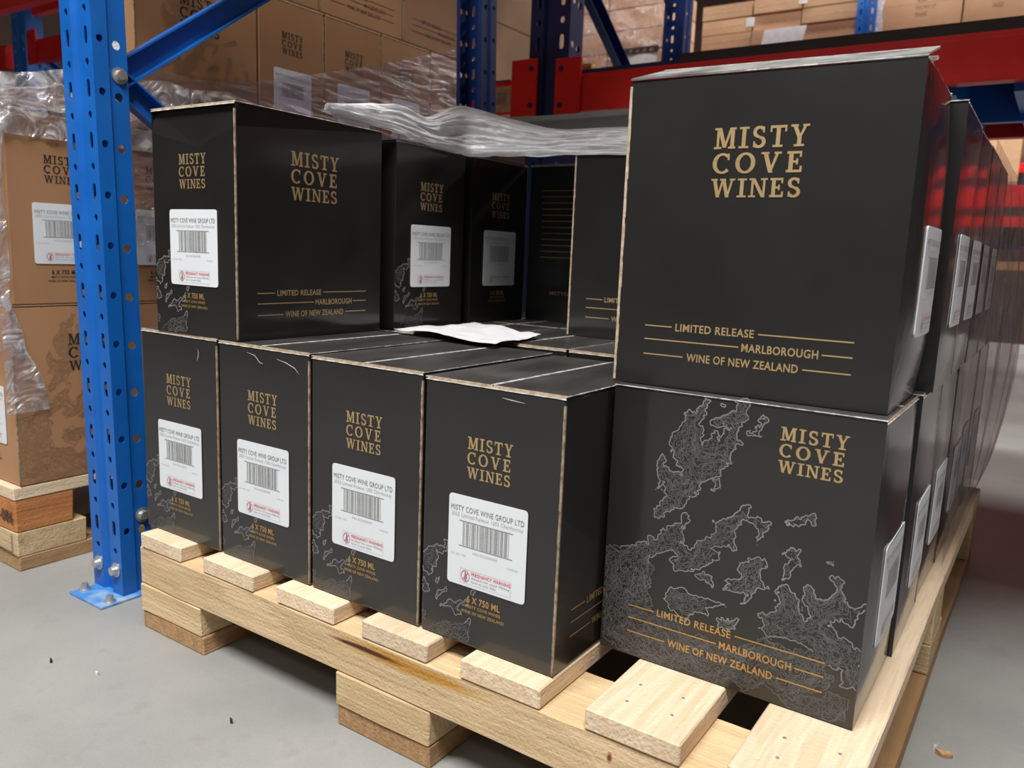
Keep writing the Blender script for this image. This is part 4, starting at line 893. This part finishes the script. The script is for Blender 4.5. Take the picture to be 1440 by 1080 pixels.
# goods on the rear rack left of its frame
for i, (x0, x1, z0, z1) in enumerate(((-1.30, -.765, 1.165, 1.425), (-1.30, -.765, 1.428, 1.69), (-1.9, -1.31, 1.165, 1.5))):
    plain_carton(['wrapped brown carton on the red beam beside the rear blue post', 'upper wrapped brown carton above the red beam by the rear blue post', 'brown carton behind the brown wine stack on the rear shelf'][i], x0, x1, 1.78, 2.4, z0, z1, group='cartons on the rear shelf')
plain_carton('small pale carton on the red beam next to the dark frame', -.70, -.575, 2.30, 2.6, 1.165, 1.33, group='cartons on the rear shelf')
dk2 = thing('shelf_deck', 'steel deck on the rear left red beam under brown cartons', 'shelf', (-2, 2.15, 1.150)); put('deck_sheet', boxmesh('deck_sheet', -1.7, 1.45, -.45, .48, 0, .0145, M['shade_blue']), dk2)
yb = thing('yellow_rail', 'short yellow rail lying on the small pale carton between the rear posts', 'rail', (-.64, 2.32, 1.3305)); put('rail_body', boxmesh('rail_body', -.10, .06, -.012, .012, 0, .016, M['yellow']), yb)
for i in range(4):
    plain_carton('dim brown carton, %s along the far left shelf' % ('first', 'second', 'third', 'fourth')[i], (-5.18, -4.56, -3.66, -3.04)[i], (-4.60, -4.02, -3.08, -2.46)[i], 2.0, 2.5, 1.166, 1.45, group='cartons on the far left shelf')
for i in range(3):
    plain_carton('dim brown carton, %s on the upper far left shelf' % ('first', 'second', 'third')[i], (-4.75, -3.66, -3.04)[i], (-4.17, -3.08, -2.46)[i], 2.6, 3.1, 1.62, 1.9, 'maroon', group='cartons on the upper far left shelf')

for lab, a, b, y0, y1, z in (('steel deck at the far left picture edge', -5.5, -3.98, 1.70, 2.63, 1.150), ('upper steel deck at the far upper left', -5.0, -2.0, 2.56, 3.2, 1.603)):
    q = thing('shelf_deck', lab, 'shelf', ((a + b) / 2, (y0 + y1) / 2, z)); put('deck_sheet', boxmesh('deck_sheet', -(b - a) / 2, (b - a) / 2, -(y1 - y0) / 2, (y1 - y0) / 2, 0, .015, M['shade_blue']), q)
q = thing('shelf_deck', 'distant steel deck above the bright red beam', 'shelf', (1.8, 7.65, 1.287)); put('deck_sheet', boxmesh('deck_sheet', -2.3, 2.4, -.4, .4, 0, .012, M['shade_blue']), q)
q = thing('shelf_deck', 'distant deck under the grey wrapped bundles', 'shelf', (1.6, 7.6, .79)); put('deck_sheet', boxmesh('deck_sheet', -2.1, 2.6, -.4, .4, 0, .012, M['shade_blue']), q)

# far rack across the second aisle, right picture edge
far_frame('distant blue post of the rack across the second aisle', -.7, 7.15, 'shade_blue', 1.2)
far_frame('distant blue post right of the picture across the second aisle', 2.275, 7.15, 'shade_blue', 1.2)
beam('bright red far beam at the right picture edge, upper of two', -.6, 4.2, 7.15, 1.115, 1.275, ends=(False, False)); beam('thin bright red far beam at the right picture edge, lower of two', -.6, 4.2, 7.15, .955, 1.025, ends=(False, False))
beam('dark red beam high at the right picture edge', -.6, 4.2, 7.3, 1.40, 1.47, ends=(False, False))
for i in range(4):
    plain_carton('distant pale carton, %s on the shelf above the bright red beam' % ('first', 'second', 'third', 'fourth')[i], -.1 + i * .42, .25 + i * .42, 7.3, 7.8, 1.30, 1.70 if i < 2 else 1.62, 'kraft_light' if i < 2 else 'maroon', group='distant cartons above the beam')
for i in range(9):
    plain_carton('distant grey wrapped bundle, %s from the left below the red beams' % ('first', 'second', 'third', 'fourth', 'fifth', 'sixth', 'seventh', 'eighth', 'ninth')[i], -.3 + i * .4, .06 + i * .4, 7.25, 7.7, .803, .945, 'label' if i % 2 else 'slip', group='distant grey bundles', tape=False)
for i in range(5):
    plain_carton('added dark block in the shaded void, %s from the left at floor level' % ('first', 'second', 'third', 'fourth', 'fifth')[i], -.5 + i * .95, .30 + i * .95, 7.2, 8.0, 0, .60, 'maroon', group='added dark blocks at floor level', tape=False)  # dark blocks added where the rack's floor level is only shade
    plain_carton('distant tan pallet edge, %s from the left' % ('first', 'second', 'third', 'fourth', 'fifth')[i], -.5 + i * .95, .30 + i * .95, 7.2, 8.0, .602, .672, 'kraft', group='distant tan trays', tape=False)

# litter on the floor
def chip(label, x, y, s, col, rz, sd):
    r = random.Random(sd); mb = MB(); n = 7; P = [(s * (1 + r.uniform(-.35, .3)) * math.cos(6.283 * i / n), s * .45 * (1 + r.uniform(-.4, .4)) * math.sin(6.283 * i / n)) for i in range(n)]
    top = [(a, b, .003 + .004 * abs(a) / s) for a, b in P]; bot = [(a, b, .0002) for a, b in P]
    mb.face(top); mb.face(bot[::-1])
    for i in range(n): mb.face([bot[i], bot[(i + 1) % n], top[(i + 1) % n], top[i]])
    o = put('wood_chip', mb.mesh('wood_chip', [M[col]]), None, (x, y, 0), (0, 0, rz)); return tag(o, label, 'litter')
chip('brown splinter of wood on the floor at the lower right', 1.052, .375, .011, 'wood_s', .3, 1)
chip('tiny white scrap on the floor beside the splinter at the lower right', 1.040, .385, .003, 'paper', .6, 2)
r = random.Random(2)
SP = ['tiny dark crumb on the floor in front of the left pallet block', 'tiny dark crumb near the middle pallet block', 'tiny dark crumb low on the left floor', 'tiny white crumb on the floor left of the pallet', 'tiny dark crumb at the bottom picture edge', 'tiny white crumb behind the base plate']
for i, (x, y) in enumerate(((.02, -.16), (.33, -.10), (-.03, -.30), (.10, -.14), (.30, -.26), (-.22, .08))): chip(SP[i], x, y, .0028, 'ink' if i not in (3, 5) else 'paper', r.uniform(0, 3), 10 + i)
